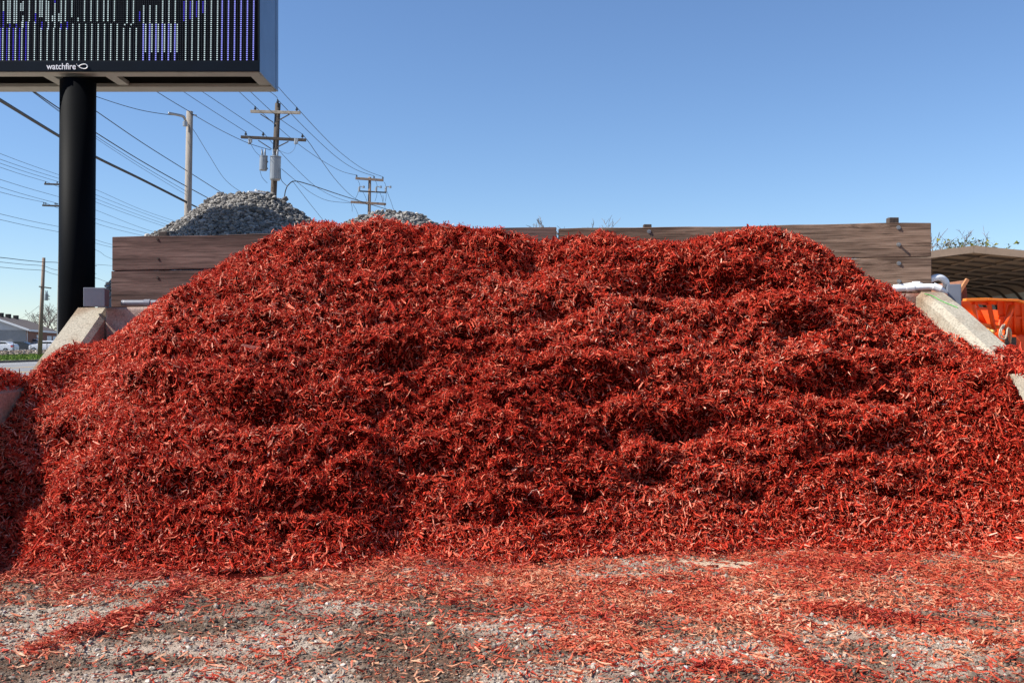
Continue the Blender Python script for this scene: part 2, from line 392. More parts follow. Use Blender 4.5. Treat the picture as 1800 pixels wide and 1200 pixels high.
xs = np.concatenate([-np.geomspace(6.2, 1500, 26)[::-1], np.arange(-6, 6.01, .03), np.geomspace(6.2, 1500, 26)])
ys = np.concatenate([-np.geomspace(1, 300, 10)[::-1], np.arange(0, 3.3, .3), np.arange(3.4, 8.6, .03), np.geomspace(8.8, 3500, 34)])
GX, GY = np.meshgrid(xs, ys)
cov, bare, s2, dirt, mound = apron(GX, GY)
GZ = gz(GX, GY) - .0
V = np.stack([GX, GY, GZ], -1).reshape(-1, 3)
def grid_faces(nr, nc):
    i = np.arange(nr*nc).reshape(nr, nc)
    return np.stack([i[:-1, :-1], i[:-1, 1:], i[1:, 1:], i[1:, :-1]], -1).reshape(-1, 4)
def ground_mat():
    m, nt, b = new_mat('gravel_yard')
    b.inputs['Roughness'].default_value = .95; b.inputs['Specular IOR Level'].default_value = .15
    tc = nt.nodes.new('ShaderNodeTexCoord')
    def noise(sc, d=6):
        n = nt.nodes.new('ShaderNodeTexNoise'); n.inputs['Scale'].default_value = sc; n.inputs['Detail'].default_value = d; n.inputs['Roughness'].default_value = .7
        nt.links.new(tc.outputs['Object'], n.inputs['Vector']); return n
    def at(nm):
        a = nt.nodes.new('ShaderNodeAttribute'); a.attribute_name = nm; return a
    def mix(f, a, c, blend='MIX'):
        x = nt.nodes.new('ShaderNodeMix'); x.data_type = 'RGBA'; x.blend_type = blend
        if isinstance(f, float): x.inputs['Factor'].default_value = f
        else: nt.links.new(f, x.inputs['Factor'])
        for s, k in ((a, 6), (c, 7)):
            if isinstance(s, tuple): x.inputs[k].default_value = (*s, 1)
            else: nt.links.new(s, x.inputs[k])
        return x.outputs[2]
    g = ramp(nt, [(.3, (.25, .185, .13)), (.5, (.48, .395, .31)), (.7, (.66, .57, .47))]); nt.links.new(noise(70).outputs['Fac'], g.inputs['Fac'])
    d = ramp(nt, [(.35, (.060, .040, .027)), (.65, (.20, .145, .10))]); nt.links.new(noise(45).outputs['Fac'], d.inputs['Fac'])
    c = mix(at('dirt').outputs['Fac'], g.outputs['Color'], d.outputs['Color'])
    r = ramp(nt, [(.35, (.12, .028, .016)), (.65, (.34, .12, .07))]); nt.links.new(noise(60).outputs['Fac'], r.inputs['Fac'])
    c = mix(at('redness').outputs['Fac'], c, r.outputs['Color'])
    s = ramp(nt, [(.35, (.46, .31, .20)), (.65, (.70, .54, .40))]); nt.links.new(noise(40).outputs['Fac'], s.inputs['Fac'])
    c = mix(at('sand').outputs['Fac'], c, s.outputs['Color'])
    s = ramp(nt, [(.35, (.20, .10, .05)), (.65, (.36, .20, .12))]); nt.links.new(noise(40).outputs['Fac'], s.inputs['Fac'])
    c = mix(at('clay').outputs['Fac'], c, s.outputs['Color'])
    nt.links.new(c, b.inputs['Base Color'])
    bp = nt.nodes.new('ShaderNodeBump'); bp.inputs['Strength'].default_value = .8; bp.inputs['Distance'].default_value = .015
    nt.links.new(noise(85, 8).outputs['Fac'], bp.inputs['Height']); nt.links.new(bp.outputs['Normal'], b.inputs['Normal'])
    return m
near = (np.clip((9.5-GY), 0, 1)*np.clip(7-np.abs(GX), 0, 1))
g = np_mesh('ground', V, grid_faces(len(ys), len(xs)), [ground_mat()],
            {'dirt': (dirt*near + .3*(1-near)).ravel(), 'redness': (np.clip(cov*.85 + .22*np.clip(.4+fbm(GX*1.7, GY*2.3, 51.0, 3), 0, 1), 0, .85)*near).ravel(), 'sand': (np.clip(bare-s2, 0, 1)*near).ravel(), 'clay': (np.clip(s2*1.2, 0, 1)*near).ravel()}, smooth=True)
tag(g, None, None, kind='structure')

# street runs away from the camera on the left
RD = Vector((.057, 1, 0)).normalized(); RN = Vector((-RD.y, RD.x, 0))
def strip(off0, off1, y0, y1, z):   # off = metres left of the yard origin
    mb = MB(); o = Vector((0, 0, z))
    n = 24
    for i in range(n):
        a = y0 + (y1-y0)*i/n; c = y0 + (y1-y0)*(i+1)/n
        mb.quad(o + RD*a + RN*off0, o + RD*a + RN*off1, o + RD*c + RN*off1, o + RD*c + RN*off0)
    return mb
def st(name, mb, m):
    return tag(mb.build(name, m), None, None, kind='structure')
st('road', strip(20, 39.5, -150, 700, .012), M['asphalt'])
for k, (o, m_) in enumerate(((26.3, 'paint_y'), (31.2, 'paint_y'))):
    st('road_marking', strip(o, o+.28, -150, 700, .018), M[m_])
st('road_marking', strip(36.6, 36.85, -150, 700, .018), M['paint_w'])
mb = MB(); mb.hexa([RD*-150+RN*39.5, RD*-150+RN*39.8, RD*700+RN*39.8, RD*700+RN*39.5] + [p+Vector((0, 0, .15)) for p in (RD*-150+RN*39.5, RD*-150+RN*39.8, RD*700+RN*39.8, RD*700+RN*39.5)])
st('kerb', mb, M['kerb'])
st('verge', strip(39.8, 55.5, -150, 700, .13), M['turf'])
st('parking_lot', strip(58, 200, -150, 700, .03), M['lot'])

# grass blades on the visible verge
n = 26000
off = rng.uniform(39.9, 55.3, n); al = rng.uniform(48, 130, n)
bx = RD.x*al + RN.x*off; by = RD.y*al + RN.y*off
h = rng.uniform(.06, .22, n); a = rng.uniform(0, 6.28, n); w = .035
V = np.zeros((n, 3, 3)); V[:, 0] = np.stack([bx-np.cos(a)*w, by-np.sin(a)*w, np.full(n, .12)], -1); V[:, 1] = np.stack([bx+np.cos(a)*w, by+np.sin(a)*w, np.full(n, .12)], -1)
V[:, 2] = np.stack([bx+rng.normal(0, .05, n), by+rng.normal(0, .05, n), .12+h], -1)
g = np_mesh('grass', V.reshape(-1, 3), np.arange(n*3).reshape(n, 3), [M['grass']], {'tint': np.repeat(rng.random(n), 3)})
tag(g, 'short green roadside grass between the kerb and the fence', 'grass', kind='stuff')

# ------------------------------------------------------------------ stone generator
_ico_v = None
def ico():
    import bmesh
    bm = bmesh.new(); bmesh.ops.create_icosphere(bm, subdivisions=1, radius=1)
    v = np.array([p.co[:] for p in bm.verts]); f = np.array([[p.index for p in q.verts] for q in bm.faces]); bm.free(); return v, f
ICO = ico()
def stones(C, S, flat=(.5, .9), jit=.28, seed=1):
    r = np.random.default_rng(seed); n = len(C); v0, f0 = ICO; k = len(v0)
    v = np.repeat(v0[None], n, 0) * (1 + r.uniform(-jit, jit, (n, k, 1)))
    # cut flat facets: quantise directions a little
    sx = r.uniform(.75, 1.3, (n, 1)); sy = r.uniform(.6, 1.0, (n, 1)); sz = r.uniform(flat[0], flat[1], (n, 1))
    v = v * np.stack([sx, sy, sz], -1) * S[:, None, None]
    a = r.uniform(0, 6.28, n); t = r.normal(0, .45, n)
    ct, s_t = np.cos(t)[:, None], np.sin(t)[:, None]
    y = v[..., 1]*ct - v[..., 2]*s_t; z = v[..., 1]*s_t + v[..., 2]*ct; x = v[..., 0]
    ca, sa = np.cos(a)[:, None], np.sin(a)[:, None]
    V = np.stack([x*ca - y*sa, x*sa + y*ca, z], -1) + C[:, None, :]
    F = (f0[None] + (np.arange(n)*k)[:, None, None]).reshape(-1, 3)
    return V.reshape(-1, 3), F, k

# ------------------------------------------------------------------ chip generator
def chips(C, N, L, W, T, tilt, seed, bend=.25, rings=3):
    """splinters lying on a surface; C centres, N normals, 3 rings of 4 points, pointed ends"""
    r = np.random.default_rng(seed); n = len(C)
    rv = r.normal(size=(n, 3))
    t = rv - N*(rv*N).sum(1)[:, None]; t /= np.linalg.norm(t, axis=1)[:, None]
    ti = r.normal(0, tilt, n)
    t2 = t*np.cos(ti)[:, None] + N*np.sin(ti)[:, None]; n2 = N*np.cos(ti)[:, None] - t*np.sin(ti)[:, None]
    s = np.cross(n2, t2)
    ro = r.normal(0, .7, n)
    n3 = n2*np.cos(ro)[:, None] + s*np.sin(ro)[:, None]; s3 = s*np.cos(ro)[:, None] - n2*np.sin(ro)[:, None]
    us = (-1, r.uniform(-.3, .3, n), 1) if rings == 3 else (-1, 1)
    V = np.zeros((n, rings, 4, 3))
    bd = r.normal(0, bend, n)
    for k, u in enumerate(us):
        u = np.broadcast_to(u, n)
        if k == 1 and rings == 3: wk = W; tk = T; off = np.zeros(n)
        else:
            wk = W*(r.uniform(.15, .9, n) if rings == 3 else r.uniform(.45, 1.1, n)); tk = T*r.uniform(.3, .9, n); off = bd*L*.5
        cc = C + t2*(u*L*.5)[:, None] + n3*off[:, None] + s3*(r.normal(0, .12, n)*W)[:, None]
        for q, (a, b) in enumerate(((-1, -1), (1, -1), (1, 1), (-1, 1))):
            sk = r.uniform(-.5, .5, n)*W*.8 if (k != 1 or rings == 2) else 0
            V[:, k, q] = cc + s3*(a*wk*.5)[:, None] + n3*(b*tk*.5)[:, None] + (t2*(np.asarray(sk)*a)[:, None] if (k != 1 or rings == 2) else 0)
    f = []
    for k in range(rings-1):
        for q in range(4):
            q2 = (q+1) % 4; f.append((k*4+q, k*4+q2, k*4+4+q2, k*4+4+q))
    e4 = 4*(rings-1); f += [(3, 2, 1, 0), (e4, e4+1, e4+2, e4+3)]
    F = (np.array(f)[None] + (np.arange(n)*4*rings)[:, None, None]).reshape(-1, 4)
    return V.reshape(-1, 3), F

# ------------------------------------------------------------------ the red mulch heap
def heap_base(X, Y):
    Hc = np.interp(X, cx, chh); Yc = np.interp(X, cx, cy); Yt = np.interp(X, tx, ty)
    sl = np.maximum(Hc/(Yc-Yt)*1.03, np.interp(X, [-4.4, -3.6, 3.1, 3.6, 3.86], [.36, .36, 1.0, 1.65, 2.35]))
    t_ = np.clip((Y-Yt)/.08, -30, 60)
    ramp_ = sl*.08*np.log1p(np.exp(t_)) - .016
    lf = np.clip((-3.0-X)/.6, 0, 1)
    ramp_ = ramp_*(1-lf) + lf*(.13*(Y-Yt) + .60*np.clip(Y-7.45, 0, 9))
    k = .16
    top = Hc - .02 - np.clip(Y-Yc, 0, 2)*.35 - np.clip((X-2.9)/.7, 0, 1)*.36*np.clip(Yc-Y, 0, 3)
    z = -k*np.log(np.exp(-np.clip(ramp_, -3, 9)/k) + np.exp(-top/k))
    wl = np.clip((-4.30-X)/.06, 0, 1)      # what spilled onto the low left wall
    z = z*(1-wl) + wl*(1.02 + .20*np.exp(-((Y-8.55)/.5)**2))
    wr = np.clip((X-3.945)/.04, 0, 1)*np.clip((8.40-Y)/.2, 0, 1)
    zw = np.interp(Y, [7.4, 7.98, 8.45, 8.9], [1.27, 1.285, 1.54, 1.8]) + .022
    z = np.where((X > 3.94) & (Y > 7.5), np.maximum(z, z*(1-wr) + wr*zw), z)
    return z
nu, nv = 640, 420
Xg = np.linspace(-4.66, 4.17, nu)
vv = np.linspace(0, 1, nv)
XX = np.repeat(Xg[None], nv, 0)
Y0 = np.interp(Xg, tx, ty) - .55; Y1 = Yb(Xg) - .02
YY = Y0[None] + (Y1-Y0)[None]*vv[:, None]
ZZ = heap_base(XX, YY)
# slope normals of the plain heap
e = .05
dzx = (heap_base(XX+e, YY) - heap_base(XX-e, YY))/(2*e); dzy = (heap_base(XX, YY+e) - heap_base(XX, YY-e))/(2*e)
NB = np.stack([-dzx, -dzy, np.ones_like(ZZ)], -1); NB /= np.linalg.norm(NB, axis=-1)[..., None]
SL = YY*.72 + ZZ*.70     # distance up the slope
d = .065*fbm(XX*.9, SL*1.3, 0.3, 2)
b1 = perlin(XX*2.3 + 3, SL*3.0, 1.7); d = d + .050*(1 - 2*np.abs(b1))
wx = .30*perlin(XX*3.3, SL*3.3, 40.0); wy = .30*perlin(XX*3.3+9, SL*3.3, 44.0)
b2 = perlin((XX+wx)*4.4, (SL+wy)*5.2 + 7, 2.9); d = d + .080*(1 - 2.2*np.abs(b2))
b3 = perlin((XX+wx)*9.0+2, (SL+wy)*10.5, 4.1); d = d + .052*(1-2*np.abs(b3)) + .022*perlin(XX*18, SL*20, 5.1)
for fr, am, sd_ in ((2.9, .045, 6.0), (6.2, .058, 16.0)):
    ph = SL*fr + 1.9*fbm(XX*fr*.42, SL*fr*.40, sd_, 3); saw = ph - np.floor(ph)
    led = np.where(saw < .16, saw/.16, (1-saw)/.84)
    d = d + am*(led-.5)*np.clip(.55+1.5*perlin(XX*fr*.55+5, SL*fr*.5, 9.0+sd_), 0, 1.1)
pt = perlin((XX+wx)*5.6+40, (SL+wy)*7.2, 21.0); d = d - .32*np.clip(pt-.17, 0, .6)
pt = perlin(XX*12+4, SL*14, 25.0); d = d - .17*np.clip(pt-.12, 0, .6)
# hollows under overhanging lumps, as the loader left them (photo px, py, half width, half height, depth)
PX = 900 + FPX*XX/YY; PY = 600 - FPX*(ZZ-EYE)/YY
HOLLOW = [(640, 452, 45, 20, .14), (915, 462, 50, 20, .20), (1240, 497, 130, 24, .26), (1110, 515, 45, 16, .18), (1390, 585, 35, 24, .22), (112, 785, 60, 26, .26), (285, 712, 45, 20, .18), (455, 748, 45, 20, .20), (1045, 705, 50, 26, .20),
          (1440, 695, 60, 22, .18), (1075, 778, 28, 26, .22), (1190, 768, 60, 22, .20), (1135, 845, 30, 26, .18), (985, 555, 45, 28, .14), (680, 650, 60, 18, .16), (300, 640, 50, 14, .14), (1300, 455, 60, 14, .12), (1730, 680, 30, 16, .2), (860, 920, 60, 16, .14),
          (540, 905, 60, 14, .12), (1500, 790, 60, 16, .14), (760, 830, 70, 16, .14), (480, 600, 60, 16, .12), (1640, 640, 50, 20, .14), (1560, 880, 60, 12, .10), (330, 880, 60, 14, .12), (1290, 880, 50, 14, .12), (420, 520, 40, 14, .10)]
wob = 14*perlin(XX*3.1, SL*3.3, 12.0)
for hx, hy, rw, rh, dp in HOLLOW:
    ex = ((PX-hx+wob)/rw)**2
    d = d - 1.15*dp*np.exp(-ex - ((PY-hy+wob*.6)/rh)**2) + dp*.6*np.exp(-ex*.8 - ((PY-(hy-rh*1.55)+wob*.6)/(rh*.95))**2)
foot = np.clip((YY - np.interp(XX, tx, ty) + .1)/.6, 0.0, 1)
back = np.clip((Y1[None]-YY)/.35, 0.15, 1)
crestf = np.clip((np.interp(XX, cx, cy) + .1 - YY)/.7, .75, 1)
side = (1 - .62*np.clip((np.abs(XX)-2.9)/.9, 0, 1))*(1 - .8*np.clip((XX-3.8)/.1, 0, 1)*np.clip((8.9-YY)/.2, 0, 1))*(1 - .7*np.clip((-4.2-XX)/.1, 0, 1))
d = d*foot*back*crestf*side
HP = np.stack([XX, YY, ZZ], -1) + NB*d[..., None]
# settle the crest: lumps must not lift the skyline of the heap above its measured outline
for it in range(3):
    sx_ = 900 + FPX*HP[..., 0]/HP[..., 1]; sy_ = 600 - FPX*(HP[..., 2]-EYE)/HP[..., 1]
    bins = np.arange(60, 1760, 10); sil = np.array([sy_[(sx_ >= b_) & (sx_ < b_+10)].min() for b_ in bins])
    dlt = np.interp(bins+5, [c[0] for c in CREST], [c[1] for c in CREST]) + 7 - sil
    ker = np.exp(-(np.arange(-6, 7)/2.6)**2); ker /= ker.sum()
    dlt = np.convolve(np.pad(dlt, 6, mode='edge'), ker, 'valid')
    sh = np.interp(sx_, bins+5, dlt)*HP[..., 1]/FPX
    Hx = np.interp(XX, cx, chh)
    wgt_ = np.clip((HP[..., 2]/np.maximum(Hx, .3)-.45)/.45, 0, 1); wgt_ = wgt_*wgt_*(3-2*wgt_)
    HP[..., 2] -= sh*wgt_*np.where(XX > 3.85, 0, 1)*np.clip((XX+4.22)/.35, 0, 1)
HP[..., 2] = np.maximum(HP[..., 2], -.15)
Fg = grid_faces(nv, nu)
A_ = HP.reshape(-1, 3)
q = A_[Fg]
cr = np.cross(q[:, 2]-q[:, 0], q[:, 3]-q[:, 1]); ar = np.linalg.norm(cr, axis=1)*.5; fn = cr/(np.linalg.norm(cr, axis=1)[:, None]+1e-9)
cen = q.mean(1)
wgt = ar*np.where(cen[:, 2] > .004, 1, 0)
wgt = wgt*np.where(cen[:, 1] > np.interp(cen[:, 0], cx, cy)+.25, .35, 1)*np.where((cen[:, 0] < -4.275) & (cen[:, 2] < 1.09), 0, 1)*np.where((cen[:, 0] > 3.925) & (cen[:, 2] < 1.25), 0, 1)
NCH = 720000
pick = rng.choice(len(wgt), NCH, p=wgt/wgt.sum())
uu = rng.random((NCH, 2))
qq = q[pick]
C = (qq[:, 0]*(1-uu[:, :1]) + qq[:, 1]*uu[:, :1])*(1-uu[:, 1:]) + (qq[:, 3]*(1-uu[:, :1]) + qq[:, 2]*uu[:, :1])*uu[:, 1:]
Nn = fn[pick]; Nn = np.where((Nn[:, 2] < -.2)[:, None], -Nn, Nn)
C = C + Nn*(rng.random(NCH)**1.5*.045 - .004)[:, None]
L = np.clip(rng.lognormal(math.log(.0255), .50, NCH), .010, .16); W = np.clip(L*rng.uniform(.07, .24, NCH), .0020, .012); T = W*rng.uniform(.25, .7, NCH)
big = rng.random(NCH) < .004; W[big] *= 2.2; L[big] = np.clip(L[big]*1.5, .05, .16)
lg = (L > .036) | big; sm = ~lg
cv1, cf1 = chips(C[lg], Nn[lg], L[lg], W[lg], T[lg], .5, 3)
cv2, cf2 = chips(C[sm], Nn[sm], L[sm], W[sm], T[sm], .6, 4, rings=2)
cv = np.concatenate([cv1, cv2]); cf = np.concatenate([cf1, cf2+len(cv1)])
lowt = np.clip((.30-C[:, 2])/.35, 0, 1)
left_sunlit = .18*np.clip((-C[:, 0]-1.4)/2, 0, 1)*np.clip((C[:, 2]-.2)/.6, 0, 1)  # sunlight on the left shoulder, painted as a lighter chip tint
tint = np.clip(rng.beta(1.7, 2.0, NCH) + .12*fbm(C[:, 0]*.8, C[:, 2]*1.4, 3.3, 2) + .10*lowt*rng.random(NCH) + .6*left_sunlit, 0, .93)
tint = np.where(rng.random(NCH) < .007, 1.0, tint)
VV = np.concatenate([A_, cv]); FF = np.concatenate([Fg, cf+len(A_)])
mi = np.concatenate([np.zeros(len(Fg)), np.ones(len(cf))])
heap = np_mesh('mulch_heap', VV, FF, [M['core'], M['chip']], {'tint': np.concatenate([np.full(len(A_), .2), np.repeat(tint[lg], 12), np.repeat(tint[sm], 8)])}, mat_idx=mi)
tag(heap, 'huge heap of red dyed wood mulch filling the concrete bay', 'mulch pile')

# loose chips over the yard in front
NA = 520000
ax = rng.uniform(-5.2, 5.2, NA); ay = 4.0 + 3.7*rng.random(NA)
keep = np.abs(ax) < ay*.62+.6
cv_, ba_, s2_, di_, mo_ = apron(ax, ay)
keep &= rng.random(NA) < np.clip(cv_, 0, 1)*np.clip(.55+.10*ay, 0, 1)
keep &= ay < np.interp(ax, tx, ty)+.35
ax, ay, mo_, cvk = ax[keep], ay[keep], mo_[keep], cv_[keep]; n = len(ax)
C = np.stack([ax, ay, gz(ax, ay) + rng.random(n)**1.6*.022*(.3+cvk) + .004], -1)
N0 = np.tile(np.array([0, 0, 1.0]), (n, 1)) + rng.normal(0, .12, (n, 3)); N0 /= np.linalg.norm(N0, axis=1)[:, None]
L = np.clip(rng.lognormal(math.log(.0235), .55, n), .008, .10); W = np.clip(L*rng.uniform(.10, .30, n), .0022, .011); T = W*rng.uniform(.25, .6, n)
cv, cf = chips(C, N0, L, W, T, .22, 5)
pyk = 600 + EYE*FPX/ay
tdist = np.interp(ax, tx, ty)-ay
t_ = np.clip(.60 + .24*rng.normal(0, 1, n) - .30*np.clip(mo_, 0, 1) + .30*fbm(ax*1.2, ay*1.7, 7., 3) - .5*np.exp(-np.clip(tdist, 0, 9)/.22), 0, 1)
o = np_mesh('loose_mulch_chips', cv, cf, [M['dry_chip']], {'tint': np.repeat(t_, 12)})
tag(o, 'faded orange red wood chips strewn over the gravel yard', 'wood chips', kind='stuff')

# pebbles and crumbs of the yard
NP = 135000
ax = rng.uniform(-5.0, 5.0, NP); ay = 4.0 + 3.4*rng.random(NP)**1.3
c_, b_, s_, di_, m_ = apron(ax, ay)
keep = (np.abs(ax) < ay*.62+.6) & (rng.random(NP) < np.clip(1.05-.75*c_, .08, 1)*(1-.95*np.clip(b_*1.5, 0, 1))) & (ay < np.interp(ax, tx, ty))
ax, ay, di_ = ax[keep], ay[keep], di_[keep]; n = len(ax)
S = np.clip(rng.lognormal(math.log(.0042), .55, n), .002, .019)
C = np.stack([ax, ay, gz(ax, ay) + S*.25], -1)
v, f, k = stones(C, S, seed=21)
tn = np.clip(.62 - .5*di_ + rng.normal(0, .2, n) + 12*(S-.006), 0, 1)
o = np_mesh('yard_gravel', v, f, [M['pebble']], {'tint': np.repeat(tn, k)})
tag(o, 'grey and brown gravel pebbles scattered over the yard', 'gravel', kind='stuff')

def rock(name, px, py, s, m, label, seed, sq=(1, 1, 1)):
    Y = EYE*FPX/(py-600); X = (px-900)/FPX*Y
    v, f, k = stones(np.array([[0, 0, 0.]]), np.array([s]), flat=(.5, .6), jit=.2, seed=seed)
    v = v*np.array(sq)
    z = float(gz(np.array([X]), np.array([Y]))[0])
    o = np_mesh(name, v, f, [m], smooth=False); o.location = (X, Y, z - float(v[:, 2].min())*.55)
    b = o.modifiers.new('sub', 'SUBSURF'); b.levels = b.render_levels = 1
    tag(o, label, 'stone'); return o
rock('stone', 757, 1097, .034, M['yellowrock'], 'rounded pale yellow stone lying among grey pebbles and chips', 2)
rock('stone', 895, 1022, .05, M['palerock'], 'flat whitish stone slab showing through the red chips', 3, (1.6, .8, .5))
rock('stone', 845, 1124, .02, M['palerock'], 'small light grey stone on bare gravel near photo centre', 5)
rock('stone', 1206, 1183, .024, M['palerock'], 'squarish white stone at the bottom beside brown dirt', 6)
rock('stone', 1572, 1155, .02, M['palerock'], 'white pebble on the dirt at the lower right', 8)

# ------------------------------------------------------------------ concrete bay and timber wall
def wallz_left(d): return 1.86 if d > 10.6 else max(1.12, 1.86-.62*(10.6-d))
def side_wall(name, xi, xo, prof, m, label, cat='wall', skew=0.0):
    mb = MB()
    s = 1 if xo > xi else -1; c = .05
    poly = prof
    for (d0, z0), (d1, z1) in zip(prof[:-1], prof[1:]):
        for (xa, za, xb, zb) in ((xi, -.15, xi, -c), (xi, -c, xi+s*c, 0), (xi+s*c, 0, xo, 0), (xo, 0, xo, -.15)):
            pass
    def ring(d, z):
        return [(xi, d, -.3), (xi, d, z-c), (xi+s*c, d, z), (xo, d, z), (xo, d, -.3)]
    n0 = len(mb.v)
    for d, z in prof: mb.v += [(x - skew*max(0, d-8.1), y, q) for x, y, q in ring(d, z)]
    k = 5
    for i in range(len(prof)-1):
        for j in range(k):
            j2 = (j+1) % k
            mb.f.append((i*k+j, i*k+j2, (i+1)*k+j2, (i+1)*k+j))
    mb.f.append(tuple(range(k))); mb.f.append(tuple((len(prof)-1)*k + j for j in reversed(range(k))))
    o = mb.build(name, m)
    return tag(o, label, cat)
side_wall('bay_wall', -4.28, -4.62, [(10.72, 1.86), (10.6, 1.86), (10.2, 1.61), (9.8, 1.365), (9.42, 1.125), (8.0, 1.11), (5.6, 1.10)], M['concrete'], 'sloping concrete side wall of the bay next to the black sign pole')
side_wall('bay_wall', 3.95, 4.17, [(9.262, 1.96), (9.20, 1.95), (8.9, 1.80), (8.45, 1.54), (7.98, 1.285), (7.4, 1.27), (5.6, 1.26)], M['concrete'], 'sloping concrete side wall of the bay beside the orange machine', skew=.165)
# back wall under the boards
mb = MB()
def bw(X, off, z): return (X, float(Yb(X)) + off, z)
xl, xr = -4.275, 4.08
mb.hexa([bw(xl, -.16, -.3), bw(xr, -.16, -.3), bw(xr, .30, -.3), bw(xl, .30, -.3), bw(xl, -.16, 1.857), bw(xr, -.16, 1.955), bw(xr, .30, 1.955), bw(xl, .30, 1.857)])
tag(mb.build('back_wall', M['concrete_red'], bevel=.03), 'low concrete back wall of the bay below the timber boards', 'wall')

def board(X0, X1, z00, z01, z10, z11, off, th, m, label, parts_bolts, bm_='bolt', br_=.020):
    o_c = Vector(((X0+X1)/2, float(Yb((X0+X1)/2))+off, (z00+z11)/2))
    mb = MB(); nseg = 14
    for i in range(nseg+1):
        t = i/nseg; X = X0+(X1-X0)*t; zb = z00+(z10-z00)*t; zt = z01+(z11-z01)*t
        w = .004*math.sin(t*9+X0)+.003*math.sin(t*23)
        y = float(Yb(X))+off
        mb.v += [tuple(Vector(p)-o_c) for p in ((X, y, zb-w*.3), (X, y+th, zb-w*.3), (X, y+th, zt+w), (X, y, zt+w))]
    for i in range(nseg):
        for j in range(4):
            j2 = (j+1) % 4; mb.f.append((i*4+j, i*4+j2, i*4+4+j2, i*4+4+j))
    mb.f += [(0, 1, 2, 3), (nseg*4+3, nseg*4+2, nseg*4+1, nseg*4)]
    o = mb.build('timber_board', m, bevel=.006)
    o.location = o_c
    tag(o, label, 'board', 'timber boards along the top of the bay')
    for X, z, stick in parts_bolts:
        b = MB(); y = float(Yb(X))+off
        p = Vector((X, y, z))-o_c
        b.tube([p+Vector((0, .01, 0)), p+Vector((0, -.008, 0))], br_, 10)
        b.tube([p+Vector((0, -.008, 0)), p+Vector((0, -.008-stick, 0))], br_*.55, 8)
        bo = b.build('bolt', M[bm_]); bo.parent = o
    return o
def zat(py, d): return EYE - (py-600)/FPX*d
def Xat(px):
    k = (px-900)/FPX; c0 = 10.6-.139*4.26; return k*c0/(1+.139*k)
xA, xA2, xJ, xB = Xat(197), Xat(195), Xat(980), Xat(1638)
dA, dJ, dB = float(Yb(xA)), float(Yb(xJ)), float(Yb(xB))
zbl = 1.862
zm_l, zm_r = zat(477, dA), zat(452, dB)
zm_j = zm_l + (zm_r-zm_l)*(xJ-xA)/(xB-xA)
zb_j = 1.858+(1.957-1.857)*(xJ-xl)/(xr-xl)
b_l = [(Xat(277), zat(422, dA), .004), (Xat(278), zat(456, dA), .004)]
b_r = [(Xat(1580), zat(399, dB), .006), (Xat(1580), zat(429, dB), .03), (Xat(1141), zat(409, dJ), .006)]
board(xA, xJ-.012, zm_l+.01, zat(417, dA), zm_j+.01, zat(398, dJ), 0, .085, M['wood_shaded'], 'upper left timber board, purplish brown as if shaded, just below the big gravel pile', b_l, 'post_wood', .014)
board(xJ+.012, xB, zm_j+.01, zat(402, dJ), zm_r+.008, zat(391, dB), .012, .085, M['wood_grey'], 'upper right timber board, weathered grey with bolts and a dark streak', b_r)
board(xA2, xJ-.02, zbl+.004, zm_l, zb_j+.004, zm_j, .006, .085, M['wood_shaded'], 'lower left timber board above the horizontal grey pipe', [(Xat(277), zat(489, dA), .004)], 'post_wood', .014)
board(xJ+.015, xB+.0, zb_j+.004, zm_j, 1.962, zm_r-.004, .004, .085, M['wood_grey'], 'lower right timber board above the white conduits', [(Xat(1580), zat(462, dB), .006), (Xat(1580), zat(494, dB), .032)])
for px, w, ptop, lab in ((280, 15, 407, 'dark post top poking above the upper left board'), (1141, 14, 394, 'dark post top above the middle of the right boards'), (1579, 17, 382, 'tall dark post top above the right end of the boards')):
    X = Xat(px); y = float(Yb(X)); hw = w/2/FPX*y; mb = MB()
    mb.box((X-hw, y+.10, 0), (X+hw, y+.10+2*hw, zat(ptop, y+.1)))
    tag(mb.build('timber_post', M['post_wood'], bevel=.006), lab, 'post', 'posts behind the timber boards')

# junction boxes and pipes
def jbox(loc, size, rot, label, latch):
    t = thing('junction_box', label, 'electrical box', loc)
    mb = MB(); m = Matrix.Translation(loc) @ Matrix.Rotation(rot, 4, 'Z')
    sx, sy, sz = size
    mb.box((-sx/2, -sy/2, 0), (sx/2, sy/2, sz), m); mb.build('body', M['pvc_grey'], t, bevel=.008)
    mb = MB(); mb.box((-sx/2-.008, -sy/2-.022, -.004), (sx/2+.008, -sy/2-.001, sz+.008), m); mb.build('cover', M['pvc_grey'], t, bevel=.006)
    if latch:
        mb = MB(); mb.box((sx/2+.001, -sy*.2, sz*.12), (sx/2+.014, sy*.15, sz*.3), m).box((sx/2+.001, -sy*.05, sz*.3), (sx/2+.009, 0.0, sz*.8), m); mb.build('latch', M['galv'], t, bevel=.002)
    return t
jbox(((171-900)/FPX*10.40, 10.40, 1.864), (.20, .17, .185), R(6), 'grey plastic electrical box on the concrete corner by the sign pole', False)
jbox((4.185, 9.46, 1.83), (.105, .20, .20), R(-16), 'slate grey electrical box fixed to the far right wall end below white conduit', True)
